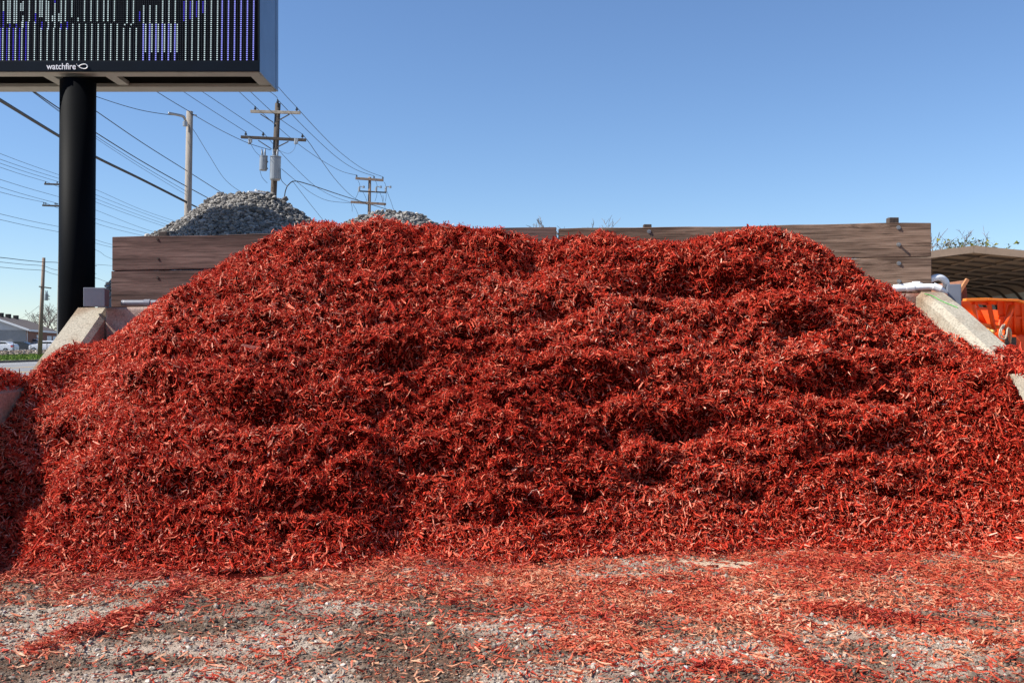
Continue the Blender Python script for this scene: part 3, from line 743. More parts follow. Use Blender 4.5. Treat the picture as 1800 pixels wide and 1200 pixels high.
def pipe(pts, r, m, label, joints=(), name='conduit'):
    t = thing(name, label, 'pipe', pts[0])
    # smooth catmull path
    p = [Vector(q) for q in pts]; path = []
    for i in range(len(p)-1):
        a = p[max(i-1, 0)]; b = p[i]; c = p[i+1]; d_ = p[min(i+2, len(p)-1)]
        for k in range(8):
            u = k/8; path.append(.5*((2*b)+(c-a)*u+(2*a-5*b+4*c-d_)*u*u+(3*b-a-3*c+d_)*u**3))
    path.append(p[-1])
    MB().tube(path, r, 12).build('tube', m, t, smooth=True)
    for j in joints:
        i = min(int(j*(len(path)-2)), len(path)-2); a = path[i]; b = path[i+1]; dr = (b-a).normalized()
        MB().tube([a-dr*.035, a+dr*.035], r*1.22, 12).build('coupling', m, t, smooth=False)
    return t
pipe([(-4.10, 10.47, 1.905), (-3.6, 10.40, 1.905), (-3.0, 10.32, 1.908), (-2.2, 10.21, 1.915)], .030, M['pvc_grey'], 'grey pipe lying along the ledge under the left boards', (.22,))
D_ = 9.42
pipe([P(1540, 512, 9.45), P(1570, 508, 9.42), P(1600, 506, 9.40), P(1635, 504, 9.36), P(1652, 508, 9.34), P(1662, 518, 9.40), P(1668, 531, 9.55)], .030, M['pvc'], 'lower white conduit bending down into the slate grey box', (.35, .62))
pipe([P(1570, 506, 9.52), P(1600, 502, 9.50), P(1622, 498, 9.50), P(1640, 489.5, 9.50), P(1653, 488, 9.5), P(1662, 495, 9.52), P(1664, 506, 9.58), P(1665, 516, 9.64)], .032, M['pvc'], 'upper white conduit looping over above the lower one', (.2,))
# green string on the right wall
def zr(Y): return np.interp(Y, [7.98, 8.45, 8.9, 9.2], [1.285, 1.54, 1.80, 1.95])
pts = [(3.97+.13*t+.015*math.sin(t*7), 9.16-.28*t+.05*math.sin(t*3), 0) for t in np.linspace(0, 1, 14)]
tag(MB().tube([(x-.165*max(0, y-8.1), y, float(zr(y))+.008) for x, y, z in pts], .004, 6).build('cord', mat('green_cord', (.12, .42, .10), .6, .1, 5)), 'thin green cord lying on the right sloping concrete wall', 'cord')

# ------------------------------------------------------------------ gravel piles behind the boards
def gravel_pile(sil, d_crest, d_front, d_back, zf, nst, ssize, label, seed):
    r = np.random.default_rng(seed)
    sx = np.array([(p[0]-900)/FPX*d_crest for p in sil]); sz = np.array([EYE-(p[1]-600)/FPX*d_crest for p in sil])
    nX, nY = 90, 50
    X = np.linspace(sx[0], sx[-1], nX); Hc = np.interp(X, sx, sz)
    v = np.linspace(0, 1, nY)
    Y = d_front + (d_back-d_front)*v
    XX, YY = np.meshgrid(X, Y)
    H = np.repeat(Hc[None], nY, 0)
    front = H - (d_crest-YY)*.78; back = H - (YY-d_crest)*.8
    k = .06
    Z = -k*np.log(np.exp(-front/k)+np.exp(-back/k)) + .04
    Z = np.minimum(Z, H+.01) + .05*fbm(XX*1.6, YY*1.6, seed*1.1, 3)
    Z = np.maximum(Z, -.05)
    Vg = np.stack([XX, YY, Z], -1).reshape(-1, 3); Fq = grid_faces(nY, nX)
    q = Vg[Fq]; ar = np.linalg.norm(np.cross(q[:, 2]-q[:, 0], q[:, 3]-q[:, 1]), axis=1)
    ar = ar*np.where((q[:, :, 2].mean(1) > zf), 1, .0)
    pk = r.choice(len(ar), nst, p=ar/ar.sum()); u = r.random((nst, 2)); qq = q[pk]
    C = (qq[:, 0]*(1-u[:, :1])+qq[:, 1]*u[:, :1])*(1-u[:, 1:]) + (qq[:, 3]*(1-u[:, :1])+qq[:, 2]*u[:, :1])*u[:, 1:]
    S = np.clip(r.lognormal(math.log(ssize), .3, nst), ssize*.5, ssize*2)
    C[:, 2] += r.uniform(-.2, .9, nst)*S
    v2, f2, kk = stones(C, S, flat=(.4, .8), seed=seed+3)
    tn = np.clip(r.beta(2.5, 2.2, nst), 0, 1)
    Ft = np.concatenate([Fq[:, [0, 1, 2]], Fq[:, [0, 2, 3]]])
    o = np_mesh('gravel_pile', np.concatenate([Vg, v2]), np.concatenate([Ft, f2+len(Vg)]), [M['gravel_core'], M['stone']], {'tint': np.concatenate([np.full(len(Vg), .2), np.repeat(tn, kk)])}, mat_idx=np.concatenate([np.zeros(len(Ft)), np.ones(len(f2))]))
    tag(o, label, 'gravel pile', 'gravel piles behind the bay')
gravel_pile([(196, 520), (225, 450), (264, 415), (292, 401), (322, 387), (347, 368), (367, 354), (390, 344), (415, 350), (430, 345), (460, 342), (488, 349), (512, 363), (536, 380), (564, 401), (602, 428), (640, 450)], 12.9, 11.05, 16.5, 2.1, 22000, .023, 'big heap of grey crushed stone rising behind the left boards', 31)
gravel_pile([(560, 420), (610, 395), (640, 382), (660, 373), (685, 369), (705, 373), (725, 375), (740, 380), (765, 394), (800, 410), (850, 430)], 13.6, 11.2, 17, 2.3, 11000, .024, 'smaller heap of grey crushed stone peeping over the red mulch', 41)
# white scrap on the big gravel pile
a = P(436, 337, 12.7); b = P(466, 340, 12.8)
tag(MB().bar(a, b, .05, .02).bar(P(449, 333, 12.75), P(452, 339, 12.75), .02, .03).build('scrap_stick', M['pvc'], bevel=.004), 'white broken stick lying on top of the big gravel heap', 'scrap')

# ------------------------------------------------------------------ LED sign on its black pole
SD, SB = 10.94, 11.8
sign = thing('led_sign', 'black electronic message sign on a thick black pole, lit with white and blue dots', 'sign', (-4.85, 11.13, 0))
MB().tube([(-4.88, 11.13, 0), (-4.85, 11.13, 4.40)], .190, 40).build('pole', M['sign_black'], sign, smooth=True)
zb0 = EYE + 473/FPX*SD; xr0 = -443/FPX*SD; xl0 = -8.2; zt0 = 6.7
cab = MB(); cab.box((xl0, SD+.02, zb0+.36), (xr0-.03, SB-.02, zt0)).box((xl0, SD+.002, zb0+.045), (xr0-.03, SD+.10, zb0+.359)).box((xl0, SB-.10, zb0+.045), (xr0-.03, SB-.002, zb0+.359)); cab.build('cabinet', M['dark'], sign)
# side panel, two pressed sheets
mb = MB(); mb.box((xr0-.02, SD, zb0), (xr0, SD+.17, zt0)); mb.box((xr0-.02, SD+.175, zb0), (xr0-.004, SB-.11, zt0)); mb.box((xr0-.02, SB-.105, zb0), (xr0+.0, SB, zt0))
mb.build('side_panel', M['sign_side'], sign, bevel=.004)
mb = MB(); mb.box((xl0, SD, zb0-.006), (xr0-.022, SD+.17, zb0+.04)); mb.build('front_trim', M['sign_trim'], sign, bevel=.006)
mb = MB(); mb.box((xl0, SB-.24, zb0-.004), (xr0-.022, SB, zb0+.04)); mb.build('rear_trim', M['sign_trim'], sign, bevel=.006)
for x0_, x1_ in ((xr0-.16, xr0-.022), (-4.56, -4.44), (-5.26, -5.14)):
    MB().box((x0_, SD+.171, zb0+.01), (x1_, SB-.241, zb0+.06)).build('cross_member', M['sign_trim'], sign, bevel=.004)
LEDX1 = (455-900)/FPX*SD; LEDZ0 = EYE+(600-108.5)/FPX*SD
mb = MB(); mb.box((xl0, SD-.035, zb0-.0), (xr0-.0, SD-.001, LEDZ0)); mb.box((LEDX1, SD-.035, LEDZ0), (xr0, SD-.001, zt0)); mb.build('bezel', M['bezel'], sign, bevel=.004)
mb = MB(); mb.box((xl0, SD-.012, LEDZ0+.001), (LEDX1-.001, SD-.0015, zt0)); mb.build('display_face', M['sign_face'], sign)
pit = 3.62/FPX*SD
def led_dots(spec, name, m, s):
    mb = MB(); y = SD-.018
    for px, y0, y1, st_ in spec:
        py = 105.2
        while py > y0-1.5:
            if py <= y1+1.0:
                c = P(px + (105-py)*.012, py, y); h = s*pit
                mb.f.append((len(mb.v), len(mb.v)+1, len(mb.v)+2, len(mb.v)+3))
                mb.v += [(c.x-h, y, c.z-h), (c.x+h, y, c.z-h), (c.x+h, y, c.z+h), (c.x-h, y, c.z+h)]
            py -= 3.62*st_
    return tag(mb.build(name, m, sign), None, None, kind='stuff')
W_, B_, P_ = [], [], []
for i in range(22):   # lower block
    x = 4.4+11.17*i
    top = 50 if i not in (3, 4, 5, 12, 13, 14, 15, 16, 17, 18) else 41
    W_.append((x, 42 if i >= 11 and i <= 18 else top, 105, 1))
    if i < 5: B_.append((x-4.0, 50 if i < 4 else 40, 105, 1))
for i in range(6):
    P_.append((251.4+11.1*i, 42, 105, 1)); W_.append((255.4+11.1*i, 42, 92, 1))
    W_.append((326+11.1*i, 0, 107, 1)); P_.append((389.5+11.1*i, 0, 107, 1)); 
    if i < 4: B_.append((322.3+11.1*i, 2, 39-5*i, 1))
    W_.append((251.5+11.1*i, 12 if i < 3 else 0, 40, 1))
up = [(5, 2, 18), (12.7, 0, 41), (16.6, 0, 41), (24, 0, 41), (28, 0, 41), (35.5, 6, 18), (39.4, 2, 20), (39.4, 28, 48), (50.4, 0, 38), (61.5, 0, 24), (69, 0, 31), (73, 0, 30), (80.2, 0, 38), (84.2, 4, 50), (91.4, 28, 38), (95.4, 6, 47), (102.6, 25, 38), (106.5, 0, 40), (114, 0, 38), (125.3, 0, 31), (136.5, 33, 38), (147.5, 0, 38),
      (159, 0, 38), (170.2, 0, 38), (181.4, 0, 38), (188.8, 0, 38), (200, 0, 39), (222.5, 0, 40), (233.5, 0, 40), (218.5, 42, 43), (229.7, 42, 43)]
W_ += [(a_, b_, c_, 1) for a_, b_, c_ in up]
B_ += [(5, 20, 47, 1), (16.6, 43, 48, 1), (28, 43, 48, 1), (61.5, 25, 40, 1), (73, 38, 50, 1), (84.2, 43, 50, 1), (95.4, 0, 6, 1), (106.5, 42, 50, 1), (117.5, 41, 50, 1), (244.5, 20, 39, 1)]
for i in range(14):   # rows above the photograph's top edge, same kind of picture
    W_.append((8+30*i, -60, -14, 1)); P_.append((18+30*i, -52, -6, 1))
led_dots(W_, 'white_leds', M['led_white'], .26)
led_dots(B_, 'blue_leds', M['led_blue'], .24)
led_dots(P_, 'pale_blue_leds', M['led_pale'], .30)
# unlit dots
mb = MB(); y = SD-.0145
for i in range(0, 120):
    px = 0.7+3.72*i
    for j in range(34):
        py = 105.2-3.62*j; c = P(px, py, y); h = .16*pit
        mb.f.append((len(mb.v), len(mb.v)+1, len(mb.v)+2, len(mb.v)+3)); mb.v += [(c.x-h, y, c.z-h), (c.x+h, y, c.z-h), (c.x+h, y, c.z+h), (c.x-h, y, c.z+h)]
tag(mb.build('unlit_leds', M['led_off'], sign), None, None, kind='stuff')
cu = bpy.data.curves.new('lettering', 'FONT'); cu.body = 'watchfire'; cu.size = 1; cu.extrude = .01; cu.offset = .012
tmp = bpy.data.objects.new('lettering_curve', cu); scene.collection.objects.link(tmp)
bpy.context.view_layer.update()
me = bpy.data.meshes.new_from_object(tmp.evaluated_get(bpy.context.evaluated_depsgraph_get()))
bpy.data.objects.remove(tmp)
vs = np.array([v.co[:] for v in me.vertices]); x0, x1 = vs[:, 0].min(), vs[:, 0].max()
tgt0, tgt1 = P(81.5, 122, SD-.04), P(133, 122, SD-.04); sc_ = (tgt1.x-tgt0.x)/(x1-x0)
for v in me.vertices:
    v.co = ((v.co.x-x0)*sc_+tgt0.x, SD-.037-v.co.z*.1, tgt0.z+v.co.y*sc_*1.12)
me.materials.clear(); me.materials.append(M['text_white'])
o = bpy.data.objects.new('lettering', me); scene.collection.objects.link(o); o.parent = sign; o.matrix_parent_inverse = Matrix.Translation(-sign.location)
lp = []
for k in range(25):   # drop shaped emblem
    th = math.pi + 2*math.pi*k/24
    rx = 7.2*math.cos(th); ry = 5.0*math.sin(th)*(.55+.45*(1+math.cos(th))/2)
    lp.append(P(146.5+rx, 117.2-ry, SD-.039))
MB().tube(lp, .0052, 6).tube([P(139.4, 117.2, SD-.039), P(136.3, 115.2, SD-.039)], .0045, 6).tube([P(135, 113.6, SD-.039), P(134.4, 113.2, SD-.039)], .006, 6).build('emblem', M['text_white'], sign)

# ------------------------------------------------------------------ utility poles and wires
def catenary(a, b, sag, n=18):
    a = Vector(a); b = Vector(b)
    return [a.lerp(b, i/n) - Vector((0, 0, sag*4*(i/n)*(1-i/n))) for i in range(n+1)]
def path3(pts, n=10):
    p = [P(*q) for q in pts]; out = []
    if len(p) == 2: return p
    for i in range(len(p)-1):
        a = p[max(i-1, 0)]; b = p[i]; c = p[i+1]; d_ = p[min(i+2, len(p)-1)]
        for k in range(n):
            u = k/n; out.append(.5*((2*b)+(c-a)*u+(2*a-5*b+4*c-d_)*u*u+(3*b-a-3*c+d_)*u**3))
    out.append(p[-1]); return out
def wire(pts, r, label, name='power_line', grp='overhead wires'):
    o = MB().tube(path3(pts), r, 6).build(name, M['wire'], smooth=True)
    return tag(o, label, 'overhead wire', grp)
def upole(label, top, bot, r0, r1, m, d):
    a = P(top[0], top[1], d); b = P(bot[0], 600+EYE*FPX/d, d)
    t = thing('utility_pole', label, 'utility pole', b, 'wooden utility poles along the street')
    MB().tube([b-Vector((0, 0, .3)), b.lerp(a, .5), a], [r0, (r0+r1)/2, r1], 14).build('post', m, t, smooth=True)
    return t
def arm(t, px0, py0, px1, py1, d, w, m, name='crossarm'):
    o = MB().bar(P(px0, py0, d-.18), P(px1, py1, d-.18), w, w*1.15).build(name, m, t, bevel=.01); return o
def insul(t, px, py, d, h=.35, r=.07):
    c = P(px, py, d-.18); MB().tube([c-Vector((0, 0, h)), c-Vector((0, 0, h*.55)), c-Vector((0, 0, h*.5)), c-Vector((0, 0, h*.3)), c-Vector((0, 0, h*.25)), c], [r*.25, r*.25, r, r, r*.5, r*.6], 8).build('insulator', M['insul'], t)
def braces(t, l, rgt, c, d):
    MB().bar(P(*l, d-.2), P(*c, d-.2), .05, .05).bar(P(*rgt, d-.2), P(c[0]+4, c[1], d-.2), .05, .05).build('brace', M['rib_metal'], t)
def can(t, px, py0, py1, w, d):
    r = w/2/FPX*d; a = P(px, py0, d-.45); b = P(px-1, py1, d-.45)
    o = MB().tube([b, b.lerp(a, .06), b.lerp(a, .94), a], [r*.9, r, r, r*.95], 18).build('transformer', M['tank'], t, smooth=False)
    mb = MB().tube([a, a+Vector((0, 0, .06))], r*1.06, 18); 
    for s in (-.4, .3): mb.tube([a+Vector((s*r, 0, .05)), a+Vector((s*r, 0, .2)), a+Vector((s*r*1.2, 0, .42))], [.06, .06, .03], 8)
    l = mb.build('lid', M['galv']); l.parent = o
    for q in (.25, .75): MB().bar(a.lerp(b, q), a.lerp(b, q)+Vector((.1, .45, 0)), .08, .08).build('bracket', M['rib_metal'], t)

dA_, dB_, dC_, dD_, dE_ = 41.0, 53.0, 80.0, 97.0, 75.0
tA = upole('pale bare wooden pole with a short bent pipe arm at its top', (333.5, 196), (325, 0), .17, .13, M['pole_pale'], dA_)
MB().tube(path3([(327, 222, dA_-.2), (326, 213, dA_-.25), (323, 206, dA_-.4), (316, 203, dA_-.6), (296, 199, dA_-.9)]), [.055]*41, 8).build('lamp_arm', M['galv'], tA, smooth=True)
MB().tube([P(325.5, 222, dA_-.25), P(325.5, 214, dA_-.25)], .10, 10).build('lamp_bracket', M['galv'], tA)
MB().bar(P(338, 202, dA_), P(345, 203, dA_-.1), .05, .05).build('hook', M['rib_metal'], tA)
tB = upole('dark pole with two crossarms and two grey transformer cans', (488.5, 182), (466, 0), .20, .145, M['pole_dark'], dB_)
arm(tB, 440.5, 196, 528, 198.5, dB_, .13, M['arm_pale']); arm(tB, 423.5, 241, 538, 246.5, dB_, .13, M['pole_dark'])
braces(tB, (458, 201), (509, 201), (480, 215), dB_); braces(tB, (454, 247), (507, 249), (477, 262), dB_)
for x, y in ((448.5, 187), (488, 175), (521.5, 188.5), (432, 231.5), (462.5, 232.5), (531.5, 235.5)): insul(tB, x, y, dB_)
for x in (439, 520):
    MB().tube([P(x, 243.5, dB_-.35), P(x-.5, 253.5, dB_-.35)], .085, 8).tube([P(x+3, 243.5, dB_-.4), P(x+2.6, 251, dB_-.4)], .05, 8).build('cutout', M['galv'], tB)
can(tB, 463.5, 276, 300, 13.5, dB_); can(tB, 484.5, 277, 317, 18.5, dB_)
tC = upole('distant pole with three crossarms seen over the smaller gravel heap', (650, 311.5), (645, 0), .17, .115, M['pole_wood'], dC_)
arm(tC, 625, 313.5, 674, 317, dC_, .16, M['pole_wood']); arm(tC, 630, 336, 679, 338.5, dC_, .09, M['pole_dark']); arm(tC, 616.5, 355, 678.5, 359, dC_, .16, M['pole_wood'])
for x, y in ((627, 307.5), (657.5, 309.5), (673, 311)): insul(tC, x, y, dC_, .28, .08)
for x in (631.5, 661.5, 678.5):
    MB().tube([P(x, 329, dC_-.3), P(x-.5, 337, dC_-.3)], .09, 8).bar(P(x, 328, dC_-.3), P(x+8, 328.5, dC_-.3), .06, .06).tube([P(x+7.5, 327, dC_-.3), P(x+7.5, 330.5, dC_-.3)], .1, 8).build('cutout', M['galv'], tC)
mb = MB()
for a_, b_ in (((629, 317), (633, 328)), ((660, 318), (663, 328)), ((675, 320), (678, 328)), ((630, 337), (624, 350)), ((638, 338), (645, 354)), ((663, 338), (659, 354)), ((668, 339), (673, 355)), ((679, 338), (677, 355)), ((679, 334), (693, 372)), ((617.5, 357), (619, 372)), ((620.5, 359), (630, 378)), ((673, 343), (673, 357)), ((675, 359), (677, 370))):
    MB().tube([P(*a_, dC_-.3), P((a_[0]+b_[0])/2+.8, (a_[1]+b_[1])/2, dC_-.3), P(*b_, dC_-.3)], .014, 5).build('jumper_wire', M['wire'], tC)
tD = upole('brown leaning pole beyond the street in front of the brick building', (77, 453), (69.5, 0), .22, .15, M['pole_wood'], dD_)
arm(tD, 68.5, 503.5, 90, 506.5, dD_, .10, M['pole_dark']); can(tD, 82, 518, 528, 6.5, dD_-.1)
tE = upole('grey pole half hidden behind the black sign pole, with two crossarms', (109, 315), (103.5, 0), .20, .16, M['pole_pale'], dE_)
arm(tE, 78, 323.5, 140, 325.5, dE_, .11, M['pole_dark']); arm(tE, 74.5, 361, 142, 364, dE_, .11, M['pole_dark'])
for x, y in ((80, 319), (100.5, 319), (77, 355.5), (80.5, 356), (97, 356.5), (100, 357)): insul(tE, x, y, dE_, .22, .06)
MB().tube([P(105, 375, dE_-.25), P(104, 450, dE_-.25), P(103, 520, dE_-.25), P(101.5, 600, dE_-.25)], .05, 8).build('riser_pipe', M['galv'], tE)

# wires; each (px, py, depth)
wire([(-60, 138, 20), (0, 176, 24), (110, 243, 30), (170, 277, 34), (250, 316, 38), (331, 357, 41)], .05, 'thick black cable sloping down behind the sign pole to the pale pole', 'cable')
wire([(331, 357, 41), (420, 400, 47), (470, 422, 53)], .035, 'thick black cable leaving the pale pole behind the gravel heap', 'cable')
wire([(20, 95, 24), (110, 155, 30), (171, 197, 34), (250, 251, 38), (331, 302, 41), (400, 345, 48), (472, 385, 53)], .017, 'wire crossing the pale pole at mid height above the gravel')
wire([(-10, 111, 22), (60, 161, 27), (110, 195, 31), (171, 235, 34), (250, 284, 38), (330, 329, 41), (400, 366, 48), (470, 400, 53)], .020, 'wire just above the thick cable, reaching the pale pole lower down')
wire([(0, 118, 22), (60, 163, 27), (110, 199, 31), (171, 241, 34), (250, 291, 38), (330, 338, 41)], .009, 'thin upper companion of the wire above the thick cable')
wire([(0, 120, 22), (60, 164, 27), (110, 201, 31), (171, 245, 34), (250, 296, 38), (330, 344, 41)], .007, 'thin lower companion of the wire above the thick cable')
wire([(60, 130, 34), (172, 171, 37), (240, 192, 39), (290, 201, 40.5), (325, 204, 40.8)], .013, 'sagging wire running to the bent arm of the pale pole')
wire([(120, 60, 30), (278, 163, 38), (336, 198, 41)], .015, 'wire from behind the sign down to the top of the pale pole')
wire([(342, 203, 41), (390, 230, 47), (437, 252, 51), (476, 264, 52.8)], .015, 'wire linking the pale pole to the dark transformer pole')
wire([(335, 222, 41), (345, 236, 41.5), (367, 272, 45), (397, 317, 49), (433, 342, 52), (472, 352, 53)], .010, 'slack thin wire hanging from the pale pole to the gravel top')
for (x0, y0), (xm, ym), (x1, y1), lb in (((180, 60), (325, 163), (432, 232), 'lower arm, outer left'), ((215, 70), (358, 163), (462.5, 233), 'lower arm, inner left'), ((330, 75), (422, 163), (448.5, 187.5), 'top arm, left'),
                                     ((385, 108), (478, 164), (488, 175.5), 'pole top'), ((430, 70), (485, 148), (521.5, 189), 'top arm, right')):
    wire([(x0, y0, 36), (xm, ym, 48), (x1, y1, 52.8)], .014, f'wire from behind the sign to the {lb} insulator of the transformer pole')
wire([(360, 85, 36), (443, 164, 46), (475, 194, 49.5), (496, 212, 51), (531.5, 236, 52.8)], .014, 'wire crossing the top crossarm to the lower right insulator')
wire([(521.5, 189, 52.8), (560, 231, 60), (597, 267, 68), (638, 297, 75), (673, 311, 80)], .017, 'upper wire sagging from top right insulator to the distant pole')
wire([(488, 175.5, 52.8), (541, 230, 62), (590, 275, 70), (625, 298, 76), (657.5, 309.5, 80)], .017, 'middle wire sagging from the pole top to the distant pole')
wire([(448.5, 187.5, 52.8), (489, 224, 57), (525, 254, 62), (564, 281, 68), (600, 301, 76), (627, 308, 80)], .016, 'lower wire sagging from the top left insulator to the distant pole')
wire([(531.5, 236, 52.8), (545, 253, 55), (558, 272, 57), (590, 316, 67), (620, 346, 78), (650, 362, 80)], .016, 'steep wire from the lower right insulator to the lowest distant crossarm')
wire([(462.5, 233, 52.8), (488, 262, 57), (520, 296, 63), (555, 328, 70), (585, 345, 76), (617, 356, 80)], .014, 'wire passing behind the transformer pole to the distant lower crossarm')
wire([(495, 297, 53), (525, 322, 60), (550, 341, 68), (578, 353, 74), (617, 357, 80)], .014, 'lower slack wire from the transformer can to the distant pole')
wire([(514, 318, 53), (540, 352, 58), (560, 377, 62), (580, 402, 66)], .012, 'thin wire dropping from the service loop behind the red heap')
wire([(500, 346, 52), (502, 335, 52), (507, 325, 52), (519, 318.5, 53), (545, 325, 58), (569, 333, 64), (605, 345, 72), (639, 355.5, 79), (680, 368, 88), (730, 383, 100)], .028, 'thick twisted service cable looping up then falling towards the distant pole', 'cable')
wire([(432, 232, 52.6), (440, 252, 52.4), (452, 270, 52.4), (466, 278, 52.4)], .010, 'short jumper from the lower left insulator to the small can')
wire([(457, 300, 52.4), (461, 312, 52.5), (470, 322, 52.8)], .010, 'short loop under the small transformer can')
wire([(520, 253, 52.6), (516, 264, 52.5), (505, 270, 52.5), (486, 262, 52.7)], .008, 'thin slack loop under the right cutout')
wire([(493, 296, 52.4), (494, 315, 52.4), (502, 325, 52.3), (505, 327, 52.2)], .018, 'black lead dropping from the large can to the service loop')
# weatherhead lamp by the gravel top
t = thing('floodlight', 'small dark tilted floodlight on a mast behind the big gravel heap', 'floodlight', P(500, 640, 20))
MB().tube([P(500, 640, 20), P(500.5, 356, 20)], .02, 8).build('mast', M['galv'], t)
MB().bar(P(494, 356, 19.9), P(504, 348, 20), .08, .09).build('head', M['rib_metal'], t, bevel=.01)
# far wires left
FARL = [((0, 270), (108, 309), 'topmost'), ((0, 280), (107, 315), 'second from the top'), ((0, 287), (100.5, 319), 'third from the top'), ((0, 294), (80, 319), 'fourth from the top'), ((0, 315.5), (107, 347), 'fifth from the top'), ((0, 329), (97, 356.5), 'sixth from the top'), ((0, 337.6), (77, 355.5), 'seventh from the top'), ((0, 376), (106, 399), 'eighth from the top'), ((0, 386), (105, 408), 'lowest')]
for (a_, b_, lb) in FARL:
    s = (b_[1]-a_[1])/(b_[0]-a_[0])
    wire([(-80, a_[1]-80*s*1.12, 50), (a_[0], a_[1], 58), ((a_[0]+b_[0])/2, (a_[1]+b_[1])/2+.8, 66), (b_[0], b_[1], 75)], .013, f'{lb} of the thin wires left of the sign pole', grp='thin wires left of the sign')
FARR = [((108, 309), (170, 334), (250, 369), (330, 396)), ((107, 315), (170, 343), (250, 374), (330, 402)), ((100.5, 319), (170, 350), (250, 380), (330, 407)), ((80, 319), (170, 356), (250, 385), (330, 411)), ((107, 347), (170, 370), (250, 401), (330, 425)), ((97, 356.5), (170, 385), (250, 408), (330, 428)), ((77, 355.5), (170, 393), (250, 414), (330, 430)),
        ((106, 399), (170, 422), (197, 430), (280, 452)), ((105, 408), (170, 428), (197, 435), (280, 456)), ((105, 418), (170, 440), (197, 455), (280, 480)), ((104, 462), (170, 465), (197, 467), (280, 474)), ((104, 470), (170, 489), (197, 498), (280, 520))]
NM = ['topmost', 'second', 'third', 'fourth', 'fifth', 'sixth', 'seventh', 'eighth', 'ninth', 'tenth', 'eleventh', 'lowest']
for w_, nm in zip(FARR, NM):
    wire([(w_[0][0], w_[0][1], 75), (w_[1][0], w_[1][1], 84), (w_[2][0], w_[2][1], 95), (w_[3][0], w_[3][1], 106)], .014, f'{nm} thin wire between the sign pole and the left boards', grp='thin wires right of the sign pole')
for y0, y1, y2, lb in ((452.5, 460.5, 461.5, 'top and thickest'), (460.5, 467.5, 475, 'middle'), (469.5, 475.5, 483, 'lower')):
    wire([(-120, y0-11, 70), (0, y0, 84), (40, (y0+y1)/2+.6, 91), (76, y1, 96.7), (103, y2, 108), (170, y2+6, 130)], .030 if lb[0] == 't' else .020, f'{lb} of three cables strung to the brown leaning pole', 'cable', 'cables on the brown pole')
wire([(80, 536, 96.8), (90, 544, 101), (100, 553, 106), (112, 562, 112)], .015, 'guy wire going down right of the brown leaning pole')
wire([(68, 538, 96.8), (55, 548, 110), (40, 558, 140), (30, 561, 157)], .015, 'service wire from the brown pole down to the brick building roof')

# ------------------------------------------------------------------ far left: fence, bank, cars, building
fz = .12
t = thing('chain_link_fence', 'thin wire fence standing in the verge before the parked cars', 'fence', RD*97+RN*56)
mb = MB(); ra = MB()
al = [40+3.2*i for i in range(40)]
for a_ in al:
    b_ = RD*a_+RN*56.0
    MB().tube([b_, b_+Vector((0, 0, 1.5))], .035, 8).build('post', M['rib_metal'], t)
for z in (.15, .8, 1.48):
    ra.tube([RD*al[0]+RN*56+Vector((0, 0, z)), RD*al[-1]+RN*56+Vector((0, 0, z))], .012, 5)
k = 0
a0, a1 = al[0], al[-1]
x = a0
while x < a1-1.3:
    ra.tube([RD*x+RN*56+Vector((0, 0, .15)), RD*(x+1.33)+RN*56+Vector((0, 0, 1.48))], .003, 3, False)
    ra.tube([RD*(x+1.33)+RN*56+Vector((0, 0, .15)), RD*x+RN*56+Vector((0, 0, 1.48))], .003, 3, False); x += .22
ra.build('wire_mesh', M['rib_metal'], t)
# stone bank behind fence
nb = 9000
al_ = rng.uniform(60, 160, nb); of_ = rng.uniform(56.6, 62, nb)
C = np.stack([RD.x*al_+RN.x*of_, RD.y*al_+RN.y*of_, .05+.32*np.sin((of_-56.5)/5.6*math.pi)+rng.uniform(-.05, .1, nb)], -1)
v, f, k = stones(C, rng.uniform(.08, .24, nb), seed=51)
o = np_mesh('rubble_bank', v, f, [M['pebble']], {'tint': np.repeat(np.clip(rng.normal(.55, .25, nb), 0, 1), k)})
tag(o, 'low bank of grey rubble stones behind the wire fence', 'rubble', kind='stuff')

def car(label, px, d, paint, L=4.6, H=1.45, face=1, cat='car', van=False):
    base = P(px, 600, d); base.z = .03
    t = thing('parked_car', label, cat, base, 'cars in the lot by the brick building')
    prof = [(-.5, .22), (-.5, .62), (-.46, .74), (-.40, .77), (.26, .72), (.44, .66), (.5, .55), (.5, .22)] if not van else [(-.5, .25), (-.5, .72), (-.47, .8), (.30, .8), (.47, .72), (.5, .58), (.5, .25)]
    cab = [(-.42, .74), (-.30, .97), (-.10, 1.0), (.05, .97), (.27, .70)] if not van else [(-.49, .78), (-.45, .98), (-.2, 1.0), (.1, .98), (.30, .78)]
    w = .9
    def f(s, k=1.0): return lambda p: (base.x+face*p[0]*L, base.y+s*w*k, base.z+p[1]*H)
    MB().prism(prof, f(-1), f(1)).build('body', paint, t, bevel=.08)
    cb = MB().prism(cab, f(-1, .86), f(1, .86)).build('cabin', paint, t, bevel=.06)
    gl = [(cab[0][0]+.05, .76), (cab[1][0]+.02, .93), (cab[3][0]-.01, .93), (cab[4][0]-.05, .75)]
    MB().prism(gl, f(-1, .875), f(1, .875)).build('window', M['carglass'], t)
    for px_ in (-.31, .31):
        for s in (-1, 1):
            c = Vector(f(s, .93)((px_, .22))); c.z = .34
            wh = MB().tube([c+Vector((0, -.11, 0)), c+Vector((0, .11, 0))], .33, 18).build('wheel', M['tyre'], t)
            MB().tube([c+Vector((0, s*.08, 0)), c+Vector((0, s*.125, 0))], .2, 14).build('rim', M['galv']).parent = wh
    e_ = f(-1, .98); a_ = Vector(e_((-.502, .5))); 
    MB().box((min(a_.x, a_.x+face*.22), a_.y-.03, a_.z), (max(a_.x, a_.x+face*.22), a_.y+.3, a_.z+.22)).build('tail_light', M['tail'], t)
    return t
